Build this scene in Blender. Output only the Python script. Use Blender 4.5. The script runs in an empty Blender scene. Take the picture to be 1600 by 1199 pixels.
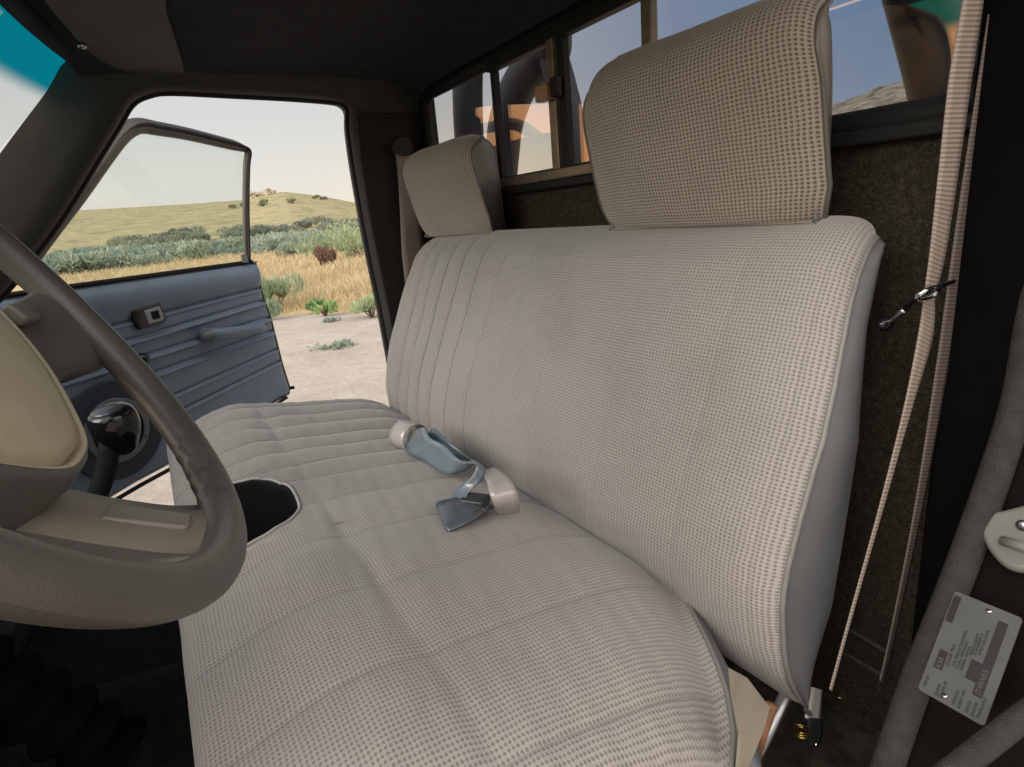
import bpy, math, random
import numpy as np
from mathutils import Vector
random.seed(7); RNG = np.random.default_rng(7)
R = math.radians
scene = bpy.context.scene
col = scene.collection

# ------------------------------------------------------------------ camera
F_PX = 939.15; YAW, PITCH, ROLL = .52174, .27516, -.08836
CAM = np.array([-.34330, .49552, .49593])
def _axes():
    cy, sy, cp, sp = math.cos(YAW), math.sin(YAW), math.cos(PITCH), math.sin(PITCH)
    f = np.array([cy*cp, -sy*cp, -sp]); r = np.array([-sy, -cy, 0.]); u = np.cross(r, f)
    c, s = math.cos(ROLL), math.sin(ROLL)
    return c*r + s*u, -s*r + c*u, f
AR, AU, AF = _axes()
cam = bpy.data.objects.new('camera', bpy.data.cameras.new('camera'))
cam.data.sensor_width = 36; cam.data.lens = F_PX/1600*36
cam.data.clip_start = .02; cam.data.clip_end = 3000
from mathutils import Matrix
cam.matrix_world = Matrix(((AR[0], AU[0], -AF[0], CAM[0]), (AR[1], AU[1], -AF[1], CAM[1]), (AR[2], AU[2], -AF[2], CAM[2]), (0, 0, 0, 1)))
col.objects.link(cam); scene.camera = cam

# measuring helper: where the sight line through a photo pixel meets a known plane
def ray(u, v): return AF + (u-800)/F_PX*AR + (599.5-v)/F_PX*AU
def on(u, v, axis, val):
    d = ray(u, v); return CAM + (val-CAM[axis])/d[axis]*d
def onp(u, v, pt, n):
    d = ray(u, v); n = np.array(n, float); return CAM + ((np.array(pt)-CAM)@n)/(d@n)*d

# ------------------------------------------------------------------ light
GLOW = np.array([.995, -.10, 0.])
world = bpy.data.worlds.new('World'); scene.world = world; world.use_nodes = True
SUN_DIR = Vector((-.14, .87, .47)).normalized()       # towards the sun: ahead of the truck, through the windshield
def build_world():
    nt = world.node_tree; nt.nodes.clear(); N = nt.nodes.new; L = nt.links.new
    out = N('ShaderNodeOutputWorld'); bg = N('ShaderNodeBackground'); L(bg.outputs[0], out.inputs[0])
    tc = N('ShaderNodeTexCoord'); sep = N('ShaderNodeSeparateXYZ'); L(tc.outputs['Generated'], sep.inputs[0])
    dot = N('ShaderNodeVectorMath'); dot.operation = 'DOT_PRODUCT'; L(tc.outputs['Generated'], dot.inputs[0]); dot.inputs[1].default_value = GLOW
    ra = N('ShaderNodeValToRGB'); L(dot.outputs['Value'], ra.inputs[0])          # high part of the sky, by azimuth
    def stops(r, lst):
        while len(r.color_ramp.elements) > 1: r.color_ramp.elements.remove(r.color_ramp.elements[0])
        r.color_ramp.elements[0].position = lst[0][0]; r.color_ramp.elements[0].color = (*lst[0][1], 1)
        for p, c in lst[1:]: r.color_ramp.elements.new(p).color = (*c, 1)
    stops(ra, [(0, (.60, .62, .68)), (.25, (.35, .40, .52)), (.55, (.15, .23, .37)), (.74, (.23, .29, .42)), (.84, (.38, .41, .47)), (.95, (.66, .665, .65)), (1, (.68, .69, .68))])
    rb = N('ShaderNodeValToRGB'); L(dot.outputs['Value'], rb.inputs[0])          # low part
    stops(rb, [(0, (.70, .62, .55)), (.30, (.50, .47, .47)), (.58, (.24, .30, .40)), (.76, (.60, .50, .40)), (.86, (.80, .66, .42)), (.95, (.90, .80, .62)), (1, (.84, .79, .70))])
    mr = N('ShaderNodeMapRange'); L(sep.outputs['Z'], mr.inputs[0]); mr.inputs[1].default_value = 0; mr.inputs[2].default_value = .20; mr.interpolation_type = 'SMOOTHSTEP'
    mx = N('ShaderNodeMixRGB'); L(mr.outputs[0], mx.inputs[0]); L(rb.outputs[0], mx.inputs[1]); L(ra.outputs[0], mx.inputs[2])
    my = N('ShaderNodeMapRange'); L(sep.outputs['Y'], my.inputs[0]); my.inputs[1].default_value = .15; my.inputs[2].default_value = .75; my.interpolation_type = 'SMOOTHSTEP'
    m2 = N('ShaderNodeMixRGB'); L(my.outputs[0], m2.inputs[0]); L(mx.outputs[0], m2.inputs[1]); mz = N('ShaderNodeMapRange'); L(sep.outputs['Z'], mz.inputs[0]); mz.inputs[1].default_value = .10; mz.inputs[2].default_value = .30; mc = N('ShaderNodeMixRGB'); L(mz.outputs[0], mc.inputs[0]); mc.inputs[1].default_value = (1.7, .95, .42, 1); mc.inputs[2].default_value = (1.15, 1.18, 1.25, 1); L(mc.outputs[0], m2.inputs[2]); mx = m2
    bx = N('ShaderNodeMapRange'); L(sep.outputs['X'], bx.inputs[0]); bx.inputs[1].default_value = .05; bx.inputs[2].default_value = -.45; bx.interpolation_type = 'SMOOTHSTEP'
    bz = N('ShaderNodeMapRange'); L(sep.outputs['Z'], bz.inputs[0]); bz.inputs[1].default_value = .18; bz.inputs[2].default_value = .55; bz.interpolation_type = 'SMOOTHSTEP'
    bm = N('ShaderNodeMath'); bm.operation = 'MULTIPLY'; L(bx.outputs[0], bm.inputs[0]); L(bz.outputs[0], bm.inputs[1])
    m3 = N('ShaderNodeMixRGB'); L(bm.outputs[0], m3.inputs[0]); L(mx.outputs[0], m3.inputs[1]); m3.inputs[2].default_value = (2.6, 2.38, 2.15, 1); mx = m3
    sky = N('ShaderNodeTexSky'); sky.sky_type = 'NISHITA'; sky.sun_disc = False
    sky.sun_elevation = math.asin(SUN_DIR.z); sky.sun_rotation = math.atan2(SUN_DIR.x, SUN_DIR.y)
    sc = N('ShaderNodeMixRGB'); sc.blend_type = 'MULTIPLY'; sc.inputs[0].default_value = 1; sc.inputs[2].default_value = (.006, .006, .006, 1); L(sky.outputs[0], sc.inputs[1])
    ad = N('ShaderNodeMixRGB'); ad.blend_type = 'ADD'; ad.inputs[0].default_value = 1; L(mx.outputs[0], ad.inputs[1]); L(sc.outputs[0], ad.inputs[2])
    L(ad.outputs[0], bg.inputs[0]); bg.inputs[1].default_value = 1.0
build_world()
sun = bpy.data.objects.new('sun', bpy.data.lights.new('sun', 'SUN')); col.objects.link(sun)
sun.data.energy = 3.0; sun.data.angle = R(42); sun.data.color = (1, .93, .84)
sun.rotation_euler = (-SUN_DIR).to_track_quat('-Z', 'Y').to_euler()
scene.view_settings.view_transform = 'Standard'; scene.view_settings.look = 'None'
scene.view_settings.exposure = 0; scene.view_settings.gamma = 1
scene.render.engine = 'CYCLES'
scene.cycles.max_bounces = 8; scene.cycles.transparent_max_bounces = 12; scene.cycles.diffuse_bounces = 4

# ------------------------------------------------------------------ materials
class NT:
    def __init__(s, name):
        s.m = bpy.data.materials.new(name); s.m.use_nodes = True; s.t = s.m.node_tree; s.t.nodes.clear()
        s.out = s.t.nodes.new('ShaderNodeOutputMaterial'); s.b = s.t.nodes.new('ShaderNodeBsdfPrincipled'); s.t.links.new(s.b.outputs[0], s.out.inputs[0])
    def n(s, kind, **kw):
        x = s.t.nodes.new(kind)
        for k, v in kw.items(): setattr(x, k, v)
        return x
    def l(s, a, b): s.t.links.new(a, b)
    def math(s, op, a, b=None, c=None):
        x = s.n('ShaderNodeMath', operation=op)
        for i, v in enumerate((a, b, c)):
            if v is None: continue
            if isinstance(v, (int, float)): x.inputs[i].default_value = v
            else: s.l(v, x.inputs[i])
        return x.outputs[0]
    def noise(s, scale, detail=3, rough=.5, coord='Object', vec=None):
        x = s.n('ShaderNodeTexNoise'); x.inputs['Scale'].default_value = scale; x.inputs['Detail'].default_value = detail; x.inputs['Roughness'].default_value = rough
        if vec is None:
            tc = s.n('ShaderNodeTexCoord'); vec = tc.outputs[coord]
        s.l(vec, x.inputs['Vector']); return x.outputs['Fac']
    def ramp(s, fac, stops):
        r = s.n('ShaderNodeValToRGB'); s.l(fac, r.inputs[0]); e = r.color_ramp.elements
        e[0].position = stops[0][0]; e[0].color = (*stops[0][1], 1); e[1].position = stops[-1][0]; e[1].color = (*stops[-1][1], 1)
        for p, c in stops[1:-1]: e.new(p).color = (*c, 1)
        return r.outputs[0]
    def mix(s, fac, a, b, mode='MIX'):
        x = s.n('ShaderNodeMixRGB', blend_type=mode)
        for i, v in enumerate((fac, a, b)):
            if isinstance(v, (int, float)): x.inputs[i].default_value = v
            elif isinstance(v, tuple): x.inputs[i].default_value = (*v, 1)
            else: s.l(v, x.inputs[i])
        return x.outputs[0]
    def bump(s, h, strength, dist):
        x = s.n('ShaderNodeBump'); x.inputs['Strength'].default_value = strength; x.inputs['Distance'].default_value = dist
        s.l(h, x.inputs['Height']); s.l(x.outputs[0], s.b.inputs['Normal']); return x
    def color(s, c):
        if isinstance(c, tuple): s.b.inputs['Base Color'].default_value = (*c, 1)
        else: s.l(c, s.b.inputs['Base Color'])
    def set(s, **kw):
        for k, v in kw.items():
            s.b.inputs[k.replace('_', ' ')].default_value = v
        return s
M = {}
def simple(name, c, rough=.5, metal=0., vary=.12, nscale=40, bump=0., bscale=300, bdist=.001, spec=.5):
    t = NT(name); f = t.noise(nscale, 4)
    a = tuple(x*(1-vary) for x in c); b = tuple(min(1, x*(1+vary)) for x in c)
    t.color(t.ramp(f, [(.3, a), (.7, b)])); t.set(Roughness=rough, Metallic=metal); t.b.inputs['Specular IOR Level'].default_value = spec
    if bump: t.bump(t.noise(bscale, 3), bump, bdist)
    M[name] = t.m; return t
def fabric(name, light, dark, pitch=.0059):
    t = NT(name); uv = t.n('ShaderNodeUVMap'); sp = t.n('ShaderNodeSeparateXYZ'); t.l(uv.outputs[0], sp.inputs[0])
    k = 2*math.pi/pitch
    wu = t.math('MULTIPLY_ADD', t.noise(38, 3, .6), .0042, sp.outputs[0]); wv = t.math('MULTIPLY_ADD', t.noise(31, 3, .6), .0042, sp.outputs[1])
    cu = t.math('COSINE', t.math('MULTIPLY', wu, k)); cv = t.math('COSINE', t.math('MULTIPLY', wv, k*1.25))
    s = t.math('ADD', cu, cv)
    mr = t.n('ShaderNodeMapRange'); t.l(s, mr.inputs[0]); mr.inputs[1].default_value = -.45; mr.inputs[2].default_value = 1.5; mr.interpolation_type = 'SMOOTHSTEP'
    fine = t.math('COSINE', t.math('MULTIPLY', sp.outputs[0], k*2)); fine2 = t.math('COSINE', t.math('MULTIPLY', sp.outputs[1], k*5.0))
    big = t.noise(5, 6, .62); th = t.noise(900, 2)
    base = t.mix(mr.outputs[0], light, dark)
    base = t.mix(t.math('MULTIPLY_ADD', fine, .10, .10), base, dark)
    at = t.n('ShaderNodeAttribute', attribute_name='seam_shade'); base = t.mix(t.math('MULTIPLY', at.outputs['Fac'], .75), base, tuple(q*.55 for q in dark))  # seam lines darkened: crease shade painted in along with thread colour
    base = t.mix(1.0, base, t.ramp(big, [(.32, (.87, .865, .86)), (.5, (.97, .965, .96)), (.7, (1.0, .99, .975))]), 'MULTIPLY')
    base = t.mix(1.0, base, t.ramp(th, [(.3, (.86, .86, .86)), (.7, (1, 1, 1))]), 'MULTIPLY')
    t.color(base); t.set(Roughness=.92); t.b.inputs['Sheen Weight'].default_value = .25; t.b.inputs['Specular IOR Level'].default_value = .15
    h = t.math('ADD', t.math('MULTIPLY', mr.outputs[0], -1.0), t.math('MULTIPLY', fine2, .15))
    t.bump(h, .35, .0006); M[name] = t.m
fabric('seat_cloth', (.352, .330, .314), (.178, .165, .155), .0054)
fabric('headrest_cloth_shaded', (.345, .305, .262), (.11, .092, .075), .0059)  # seat cloth again, darker: roof shade painted into its colour
simple('seat_vinyl', (.088, .093, .100), .42, vary=.12, nscale=9, bump=.5, bscale=700, bdist=.0006)
simple('headrest_vinyl', (.085, .080, .072), .38, vary=.06, bump=.25, bscale=420, bdist=.0006)
simple('piping_vinyl', (.16, .155, .15), .45, vary=.05)
simple('notch_trim', (.36, .35, .34), .45)
simple('pale_piping', (.55, .54, .52), .45, vary=.05)
simple('liner_black', (.008, .008, .009), .7, spec=.12)
simple('headliner', (.036, .036, .037), .95, vary=.12, nscale=25, bump=.5, bscale=700, bdist=.0012, spec=.1)
simple('visor_vinyl', (.062, .061, .062), .8, vary=.1, nscale=14, bump=.4, bscale=160, bdist=.002, spec=.2)
simple('pillar_trim', (.033, .032, .028), .6, vary=.1, bump=.3, bscale=500, bdist=.0006, spec=.3)
simple('pillar_brown', (.022, .018, .015), .75, vary=.15, bump=.3, bscale=400, bdist=.0008, spec=.2)
simple('black_rubber', (.010, .010, .010), .55, spec=.2)
simple('black_paint', (.014, .013, .014), .3, vary=.3, nscale=30)
simple('jamb_paint', (.0045, .0035, .0035), .8, vary=.35, nscale=22, bump=.2, bscale=120, spec=.05)
simple('floor_mat', (.010, .010, .010), .95, vary=.4, nscale=60, bump=.8, bscale=500, bdist=.002, spec=.1)
simple('rear_mat', (.065, .060, .046), .95, vary=.45, nscale=35, bump=.8, bscale=500, bdist=.002, spec=.1)
simple('door_vinyl', (.125, .165, .220), .40, vary=.08, nscale=12, bump=.3, bscale=380, bdist=.0008)
simple('door_vinyl_dark', (.10, .11, .125), .42, vary=.1, bump=.2, bscale=380, bdist=.0006)
simple('frame_paint', (.055, .048, .040), .4, vary=.1)
simple('speaker_navy', (.022, .026, .040), .8, vary=.2, nscale=60, bump=.5, bscale=700)
simple('deep_black', (.003, .003, .003), .9, spec=.02)
simple('chrome', (.62, .62, .61), .16, 1., vary=.05)
simple('steel', (.33, .33, .34), .32, 1., vary=.15)
simple('aluminium_rail', (.20, .165, .125), .42, .6, vary=.2, nscale=60)
simple('latch_plastic', (.30, .17, .10), .45)
simple('handle_grey', (.24, .25, .27), .35, .3)
simple('wheel_plastic', (.072, .066, .060), .40, vary=.08, nscale=20, bump=.45, bscale=480, bdist=.0007)
simple('wheel_pad_lit', (.37, .315, .225), .50, vary=.07, nscale=12, bump=.8, bscale=800, bdist=.0009)  # hub pad colour with the warm light on it painted in
simple('spoke_lit', (.165, .147, .118), .42, vary=.06, bump=.6, bscale=800, bdist=.0008)  # wheel plastic with warm light painted in, for the spoke's upper face
simple('wheel_button', (.15, .135, .12), .38, vary=.05, bump=.2, bscale=500, bdist=.0005)
simple('knob_black', (.006, .006, .008), .12, vary=.05)
simple('knob_glint', (.05, .05, .055), .18, .2)
simple('weatherstrip', (.036, .033, .032), .9, vary=.2, nscale=60, bump=.9, bscale=600, bdist=.0025, spec=.2)
simple('striker_plastic', (.15, .148, .135), .3, vary=.12, nscale=30)
simple('brass', (.55, .38, .12), .3, 1.)
simple('rust', (.16, .075, .035), .8, vary=.4)
simple('beige_flap', (.20, .175, .14), .75, vary=.25, nscale=18)
simple('plate_metal', (.065, .067, .064), .5, .1, vary=.1, nscale=50)
simple('plate_ink', (.008, .006, .008), .6)
simple('buckle_dark', (.035, .04, .045), .35)
def carpet(name, a, b, c):
    t = NT(name); f = t.noise(130, 6, .75); g = t.noise(520, 3, .7)
    x = t.ramp(f, [(.25, a), (.5, b), (.75, c)])
    x = t.mix(1, x, t.ramp(g, [(.3, (.45, .45, .45)), (.7, (1.4, 1.4, 1.4))]), 'MULTIPLY')
    t.color(x); t.set(Roughness=1.); t.b.inputs['Specular IOR Level'].default_value = .05; t.bump(g, 1., .004); M[name] = t.m
carpet('rear_carpet', (.020, .018, .014), (.045, .038, .028), (.085, .073, .055))
def webbing(name, c, rough=.55, spec=.4, dirn=1, k=900, bumps=.6, amp=.22):
    t = NT(name); uv = t.n('ShaderNodeUVMap'); sp = t.n('ShaderNodeSeparateXYZ'); t.l(uv.outputs[0], sp.inputs[0])
    s = t.math('SINE', t.math('MULTIPLY', sp.outputs[dirn], k)); f = t.noise(30, 3)
    base = t.mix(t.math('MULTIPLY_ADD', s, amp, amp), c, tuple(x*.55 for x in c))
    t.color(t.mix(1, base, t.ramp(f, [(.3, (.88, .88, .88)), (.7, (1, 1, 1))]), 'MULTIPLY')); t.set(Roughness=rough)
    t.b.inputs['Specular IOR Level'].default_value = spec; t.bump(s, bumps, .0005); M[name] = t.m
webbing('belt_pink', (.275, .225, .195), k=1500, bumps=.7, amp=.26)
webbing('belt_dim', (.125, .102, .092), k=1500, bumps=.6, amp=.24)
webbing('belt_silver', (.40, .365, .36), .24, .9, 1, 1500, .1, .05)
webbing('belt_blue', (.145, .19, .225), .24, 1., 1, 1500, .1, .05)
webbing('belt_navy', (.085, .10, .125), .24, 1., 1, 1500, .1, .05)
def glass(name, tint, refl, tintfn=None, rough=0., f0=.022):
    t = NT(name); t.t.nodes.remove(t.b)
    tr = t.n('ShaderNodeBsdfTransparent'); gl = t.n('ShaderNodeBsdfGlossy'); gl.inputs['Roughness'].default_value = rough
    gl.inputs[0].default_value = (*refl, 1)
    if tintfn: t.l(tintfn(t), tr.inputs[0])
    else: tr.inputs[0].default_value = (*tint, 1)
    ge = t.n('ShaderNodeNewGeometry'); dt = t.n('ShaderNodeVectorMath', operation='DOT_PRODUCT'); t.l(ge.outputs['Normal'], dt.inputs[0]); t.l(ge.outputs['Incoming'], dt.inputs[1])
    c = t.math('ABSOLUTE', dt.outputs['Value']); k = t.math('POWER', t.math('SUBTRACT', 1., c), 5.)
    fr = t.math('MULTIPLY_ADD', k, .9, f0)
    m = t.n('ShaderNodeMixShader'); t.l(fr, m.inputs[0]); t.l(tr.outputs[0], m.inputs[1]); t.l(gl.outputs[0], m.inputs[2])
    t.l(m.outputs[0], t.out.inputs[0]); M[name] = t.m
glass('rear_glass', (1, 1, 1), (1, .70, .42), f0=.15)
glass('door_glass', (.93, .95, .94), (1, 1, 1))
def shade(t):
    uv = t.n('ShaderNodeUVMap'); sp = t.n('ShaderNodeSeparateXYZ'); t.l(uv.outputs[0], sp.inputs[0])
    mr = t.n('ShaderNodeMapRange'); mr.interpolation_type = 'SMOOTHSTEP'; t.l(sp.outputs[1], mr.inputs[0]); mr.inputs[1].default_value = .085; mr.inputs[2].default_value = .125
    return t.mix(mr.outputs[0], (.0, .30, .40), (.97, .98, .96))
glass('windshield_glass', None, (1, 1, 1), shade)
def roll_mat():
    t = NT('roll_bar_black'); t.color((.016, .02, .028)); t.set(Roughness=.5); t.b.inputs['Specular IOR Level'].default_value = .25; t.bump(t.noise(60, 2), .1, .002); M['roll_bar_black'] = t.m
roll_mat()
def leaf(name, c1, c2, nscale=3):
    t = NT(name); oi = t.n('ShaderNodeObjectInfo'); f = t.noise(nscale, 3, .6)
    x = t.ramp(f, [(.3, c1), (.7, c2)])
    x = t.mix(1, x, t.ramp(oi.outputs['Random'], [(0, (.75, .78, .8)), (1, (1.15, 1.1, 1.0))]), 'MULTIPLY')
    t.color(x); t.set(Roughness=.8); t.b.inputs['Specular IOR Level'].default_value = .1
    tl = t.n('ShaderNodeBsdfTranslucent'); t.l(x, tl.inputs[0]); m = t.n('ShaderNodeMixShader'); m.inputs[0].default_value = .25
    t.l(t.b.outputs[0], m.inputs[1]); t.l(tl.outputs[0], m.inputs[2]); t.l(m.outputs[0], t.out.inputs[0]); M[name] = t.m
leaf('sage_leaf', (.27, .35, .30), (.42, .49, .41))
leaf('sage_grey_leaf', (.20, .25, .22), (.32, .35, .29))
leaf('rabbitbrush_leaf', (.30, .40, .25), (.44, .52, .35))
leaf('weed_leaf', (.20, .34, .13), (.31, .43, .20), 20)
leaf('dock_leaf', (.19, .11, .085), (.33, .21, .16), 8)
leaf('grass_blade', (.66, .53, .34), (.74, .64, .42), 1.1)
leaf('outcrop_shrub_leaf', (.24, .26, .17), (.34, .34, .23))
simple('stem_brown', (.12, .09, .06), .9)
simple('outcrop_rock', (.42, .36, .28), .95, vary=.25, nscale=.7)
simple('stake_grey', (.10, .09, .08), .8)
def ground_mat():
    t = NT('terrain'); tc = t.n('ShaderNodeTexCoord'); sp = t.n('ShaderNodeSeparateXYZ'); t.l(tc.outputs['Object'], sp.inputs[0])
    X, Y = sp.outputs[0], sp.outputs[1]
    n1 = t.noise(.35, 5, .6); n2 = t.noise(1.6, 6, .65); n3 = t.noise(9, 5, .7); n4 = t.noise(.06, 5, .6); n5 = t.noise(.18, 6, .62)
    # tyre-smoothed pale dirt
    dirt = t.ramp(n2, [(.3, (.38, .33, .285)), (.55, (.44, .39, .34)), (.75, (.49, .44, .39))])
    dirt = t.mix(1, dirt, t.ramp(n3, [(.3, (.86, .86, .86)), (.7, (1.04, 1.04, 1.04))]), 'MULTIPLY')
    straw = t.ramp(n5, [(.3, (.46, .42, .22)), (.5, (.58, .45, .25)), (.7, (.62, .52, .28))])
    edge = t.math('ADD', t.math('MULTIPLY', X, .8), t.math('MULTIPLY', Y, -.6))
    edge = t.math('ADD', edge, t.math('MULTIPLY', n2, 1.2))
    m1 = t.n('ShaderNodeMapRange'); t.l(edge, m1.inputs[0]); m1.inputs[1].default_value = 10.3; m1.inputs[2].default_value = 10.9
    near = t.mix(m1.outputs[0], dirt, straw)
    hillc = t.ramp(n5, [(.30, (.22, .23, .13)), (.46, (.34, .31, .185)), (.62, (.42, .35, .22)), (.75, (.27, .27, .165))])
    hillc = t.mix(1, hillc, t.ramp(t.noise(.7, 6, .7), [(.35, (.68, .72, .72)), (.6, (1.08, 1.06, 1.0))]), 'MULTIPLY')
    rng = t.n('ShaderNodeVectorMath', operation='LENGTH'); t.l(tc.outputs['Object'], rng.inputs[0])
    m2 = t.n('ShaderNodeMapRange'); t.l(rng.outputs['Value'], m2.inputs[0]); m2.inputs[1].default_value = 38; m2.inputs[2].default_value = 60
    a = t.mix(m2.outputs[0], near, hillc)
    # greyer, stonier slopes towards the back of the truck
    m3 = t.n('ShaderNodeMapRange'); t.l(t.math('DIVIDE', Y, t.math('MAXIMUM', rng.outputs['Value'], 1.)), m3.inputs[0]); m3.inputs[1].default_value = -.45; m3.inputs[2].default_value = -.7
    rocky = t.ramp(t.noise(.22, 8, .75), [(.35, (.035, .038, .022)), (.45, (.10, .10, .08)), (.6, (.20, .19, .165)), (.8, (.26, .24, .20))])
    f3 = t.math('MULTIPLY', m3.outputs[0], m2.outputs[0])
    t.color(t.mix(f3, a, rocky)); t.set(Roughness=1.); t.b.inputs['Specular IOR Level'].default_value = .05
    t.bump(t.math('ADD', t.math('MULTIPLY', n2, 1.0), t.math('MULTIPLY', n3, .3)), .8, .06); M['terrain'] = t.m
ground_mat()

# ------------------------------------------------------------------ object helpers
def thing(name, label, cat, loc=(0, 0, 0), group=None):
    o = bpy.data.objects.new(name, None); col.objects.link(o); o.location = loc; o.empty_display_size = .05
    o['label'] = label; o['category'] = cat
    if group: o['group'] = group
    return o
def tag(o, label, cat, group=None):
    o['label'] = label; o['category'] = cat
    if group: o['group'] = group
    return o
def origin_of(o):
    v = Vector((0, 0, 0))
    while o is not None: v += o.location; o = o.parent
    return v
def mesh(name, verts, faces, mat, parent=None, smooth=True, uv=None, label=None, loc=None, bevel=0, mats=None, midx=None, seam_shade=None):
    me = bpy.data.meshes.new(name); off = origin_of(parent) if parent else Vector(loc or (0, 0, 0))
    V = np.asarray(verts, float) - np.array(off)
    me.from_pydata(V.tolist(), [], [tuple(int(i) for i in f) for f in faces])
    me.materials.append(M[mat])
    if mats:
        for m in mats: me.materials.append(M[m])
        me.polygons.foreach_set('material_index', midx)
    if uv is not None:
        ul = me.uv_layers.new(name='UVMap'); uv = np.asarray(uv, float)
        li = np.zeros(len(me.loops), int); me.loops.foreach_get('vertex_index', li); ul.data.foreach_set('uv', uv[li].ravel())
    if smooth: me.polygons.foreach_set('use_smooth', [True]*len(me.polygons))
    if seam_shade is not None:
        at = me.attributes.new('seam_shade', 'FLOAT', 'POINT'); at.data.foreach_set('value', np.asarray(seam_shade, float).ravel())
    me.update()
    o = bpy.data.objects.new(name, me); col.objects.link(o)
    if parent: o.parent = parent
    elif loc: o.location = loc
    if label: o['label'] = label
    if bevel:
        b = o.modifiers.new('bevel', 'BEVEL'); b.width = bevel; b.segments = 3; b.limit_method = 'ANGLE'; b.angle_limit = R(35)
        b.harden_normals = False
        o.modifiers.new('wn', 'WEIGHTED_NORMAL')
    return o
def merge(parts):
    V, F, U = [], [], []; k = 0
    for p in parts:
        v, f = p[0], p[1]; V.append(np.asarray(v, float)); F += [tuple(i+k for i in q) for q in f]
        U.append(np.asarray(p[2]) if len(p) > 2 and p[2] is not None else np.zeros((len(v), 2))); k += len(v)
    return np.concatenate(V), F, np.concatenate(U)
def catmull(pts, n=8, closed=False):
    P = np.asarray(pts, float); out = []; m = len(P)
    for i in range(m if closed else m-1):
        if closed: a, b, c, d = P[i-1], P[i], P[(i+1) % m], P[(i+2) % m]
        else: a, b, c, d = P[max(i-1, 0)], P[i], P[i+1], P[min(i+2, m-1)]
        for t in np.linspace(0, 1, n, endpoint=False):
            out.append(.5*((2*b) + (-a+c)*t + (2*a-5*b+4*c-d)*t*t + (-a+3*b-3*c+d)*t**3))
    if not closed: out.append(P[-1])
    return np.array(out)
def tube(path, r, n=12, closed=False, cap=True, flat=1., up=None):
    P = np.asarray(path, float); m = len(P); r = np.broadcast_to(np.asarray(r, float), (m,))
    T = np.roll(P, -1, 0) - np.roll(P, 1, 0) if closed else np.gradient(P, axis=0)
    T /= np.linalg.norm(T, axis=1)[:, None] + 1e-12
    u = np.array(up if up is not None else (0, 0, 1.)); 
    if abs(T[0] @ u) > .95 and up is None: u = np.array((1., 0, 0))
    V = []; A = u
    th = np.linspace(0, 2*np.pi, n, endpoint=False)
    s = np.concatenate([[0], np.cumsum(np.linalg.norm(np.diff(P, axis=0), axis=1))]); U = []
    for i in range(m):
        a = A - (A @ T[i])*T[i]; a /= np.linalg.norm(a) + 1e-12
        if up is None: A = a
        b = np.cross(T[i], a)
        V.append(P[i] + r[i]*(np.cos(th)[:, None]*a + flat*np.sin(th)[:, None]*b)); U.append(np.stack([th*r[i], np.full(n, s[i])], 1))
    V = np.concatenate(V); U = np.concatenate(U); F = []
    for i in range(m if closed else m-1):
        j = (i+1) % m
        for k in range(n): F.append((i*n+k, i*n+(k+1) % n, j*n+(k+1) % n, j*n+k))
    if cap and not closed:
        F.append(tuple(range(n-1, -1, -1))); F.append(tuple((m-1)*n+k for k in range(n)))
    return V, F, U
def grid(P, uv=None, closed_u=False):
    nu, nv = P.shape[:2]; F = []
    for i in range(nu-1 if not closed_u else nu):
        a = (i+1) % nu
        for j in range(nv-1): F.append((i*nv+j, a*nv+j, a*nv+j+1, i*nv+j+1))
    return P.reshape(-1, 3), F, (uv.reshape(-1, 2) if uv is not None else None)
def prism(poly, vec):
    P = np.asarray(poly, float); n = len(P); V = np.concatenate([P, P+np.asarray(vec, float)])
    F = [tuple(range(n-1, -1, -1)), tuple(range(n, 2*n))] + [(i, (i+1) % n, n+(i+1) % n, n+i) for i in range(n)]
    return V, F, None
def box(c, s, rz=0.):
    c = np.array(c, float); s = np.array(s, float)/2
    V = np.array([(x, y, z) for x in (-1, 1) for y in (-1, 1) for z in (-1, 1)])*s
    if rz:
        cc, ss = math.cos(rz), math.sin(rz); V = V @ np.array([[cc, ss, 0], [-ss, cc, 0], [0, 0, 1]])
    return V+c, [(0, 1, 3, 2), (4, 6, 7, 5), (0, 4, 5, 1), (2, 3, 7, 6), (0, 2, 6, 4), (1, 5, 7, 3)], None
def ellipsoid(c, r, nu=20, nv=12, axes=None):
    A = np.eye(3) if axes is None else np.array(axes)
    th = np.linspace(0, 2*np.pi, nu, endpoint=False); ph = np.linspace(-np.pi/2, np.pi/2, nv)
    P = np.stack([np.cos(ph)[None]*np.cos(th)[:, None]*r[0], np.cos(ph)[None]*np.sin(th)[:, None]*r[1], np.repeat(np.sin(ph)[None], nu, 0)*r[2]], -1) @ A + np.array(c)
    return grid(P, None, True)
def put(name, geo, mat, parent=None, **kw):
    return mesh(name, geo[0], geo[1], mat, parent, uv=geo[2] if len(geo) > 2 else None, **kw)
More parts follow.
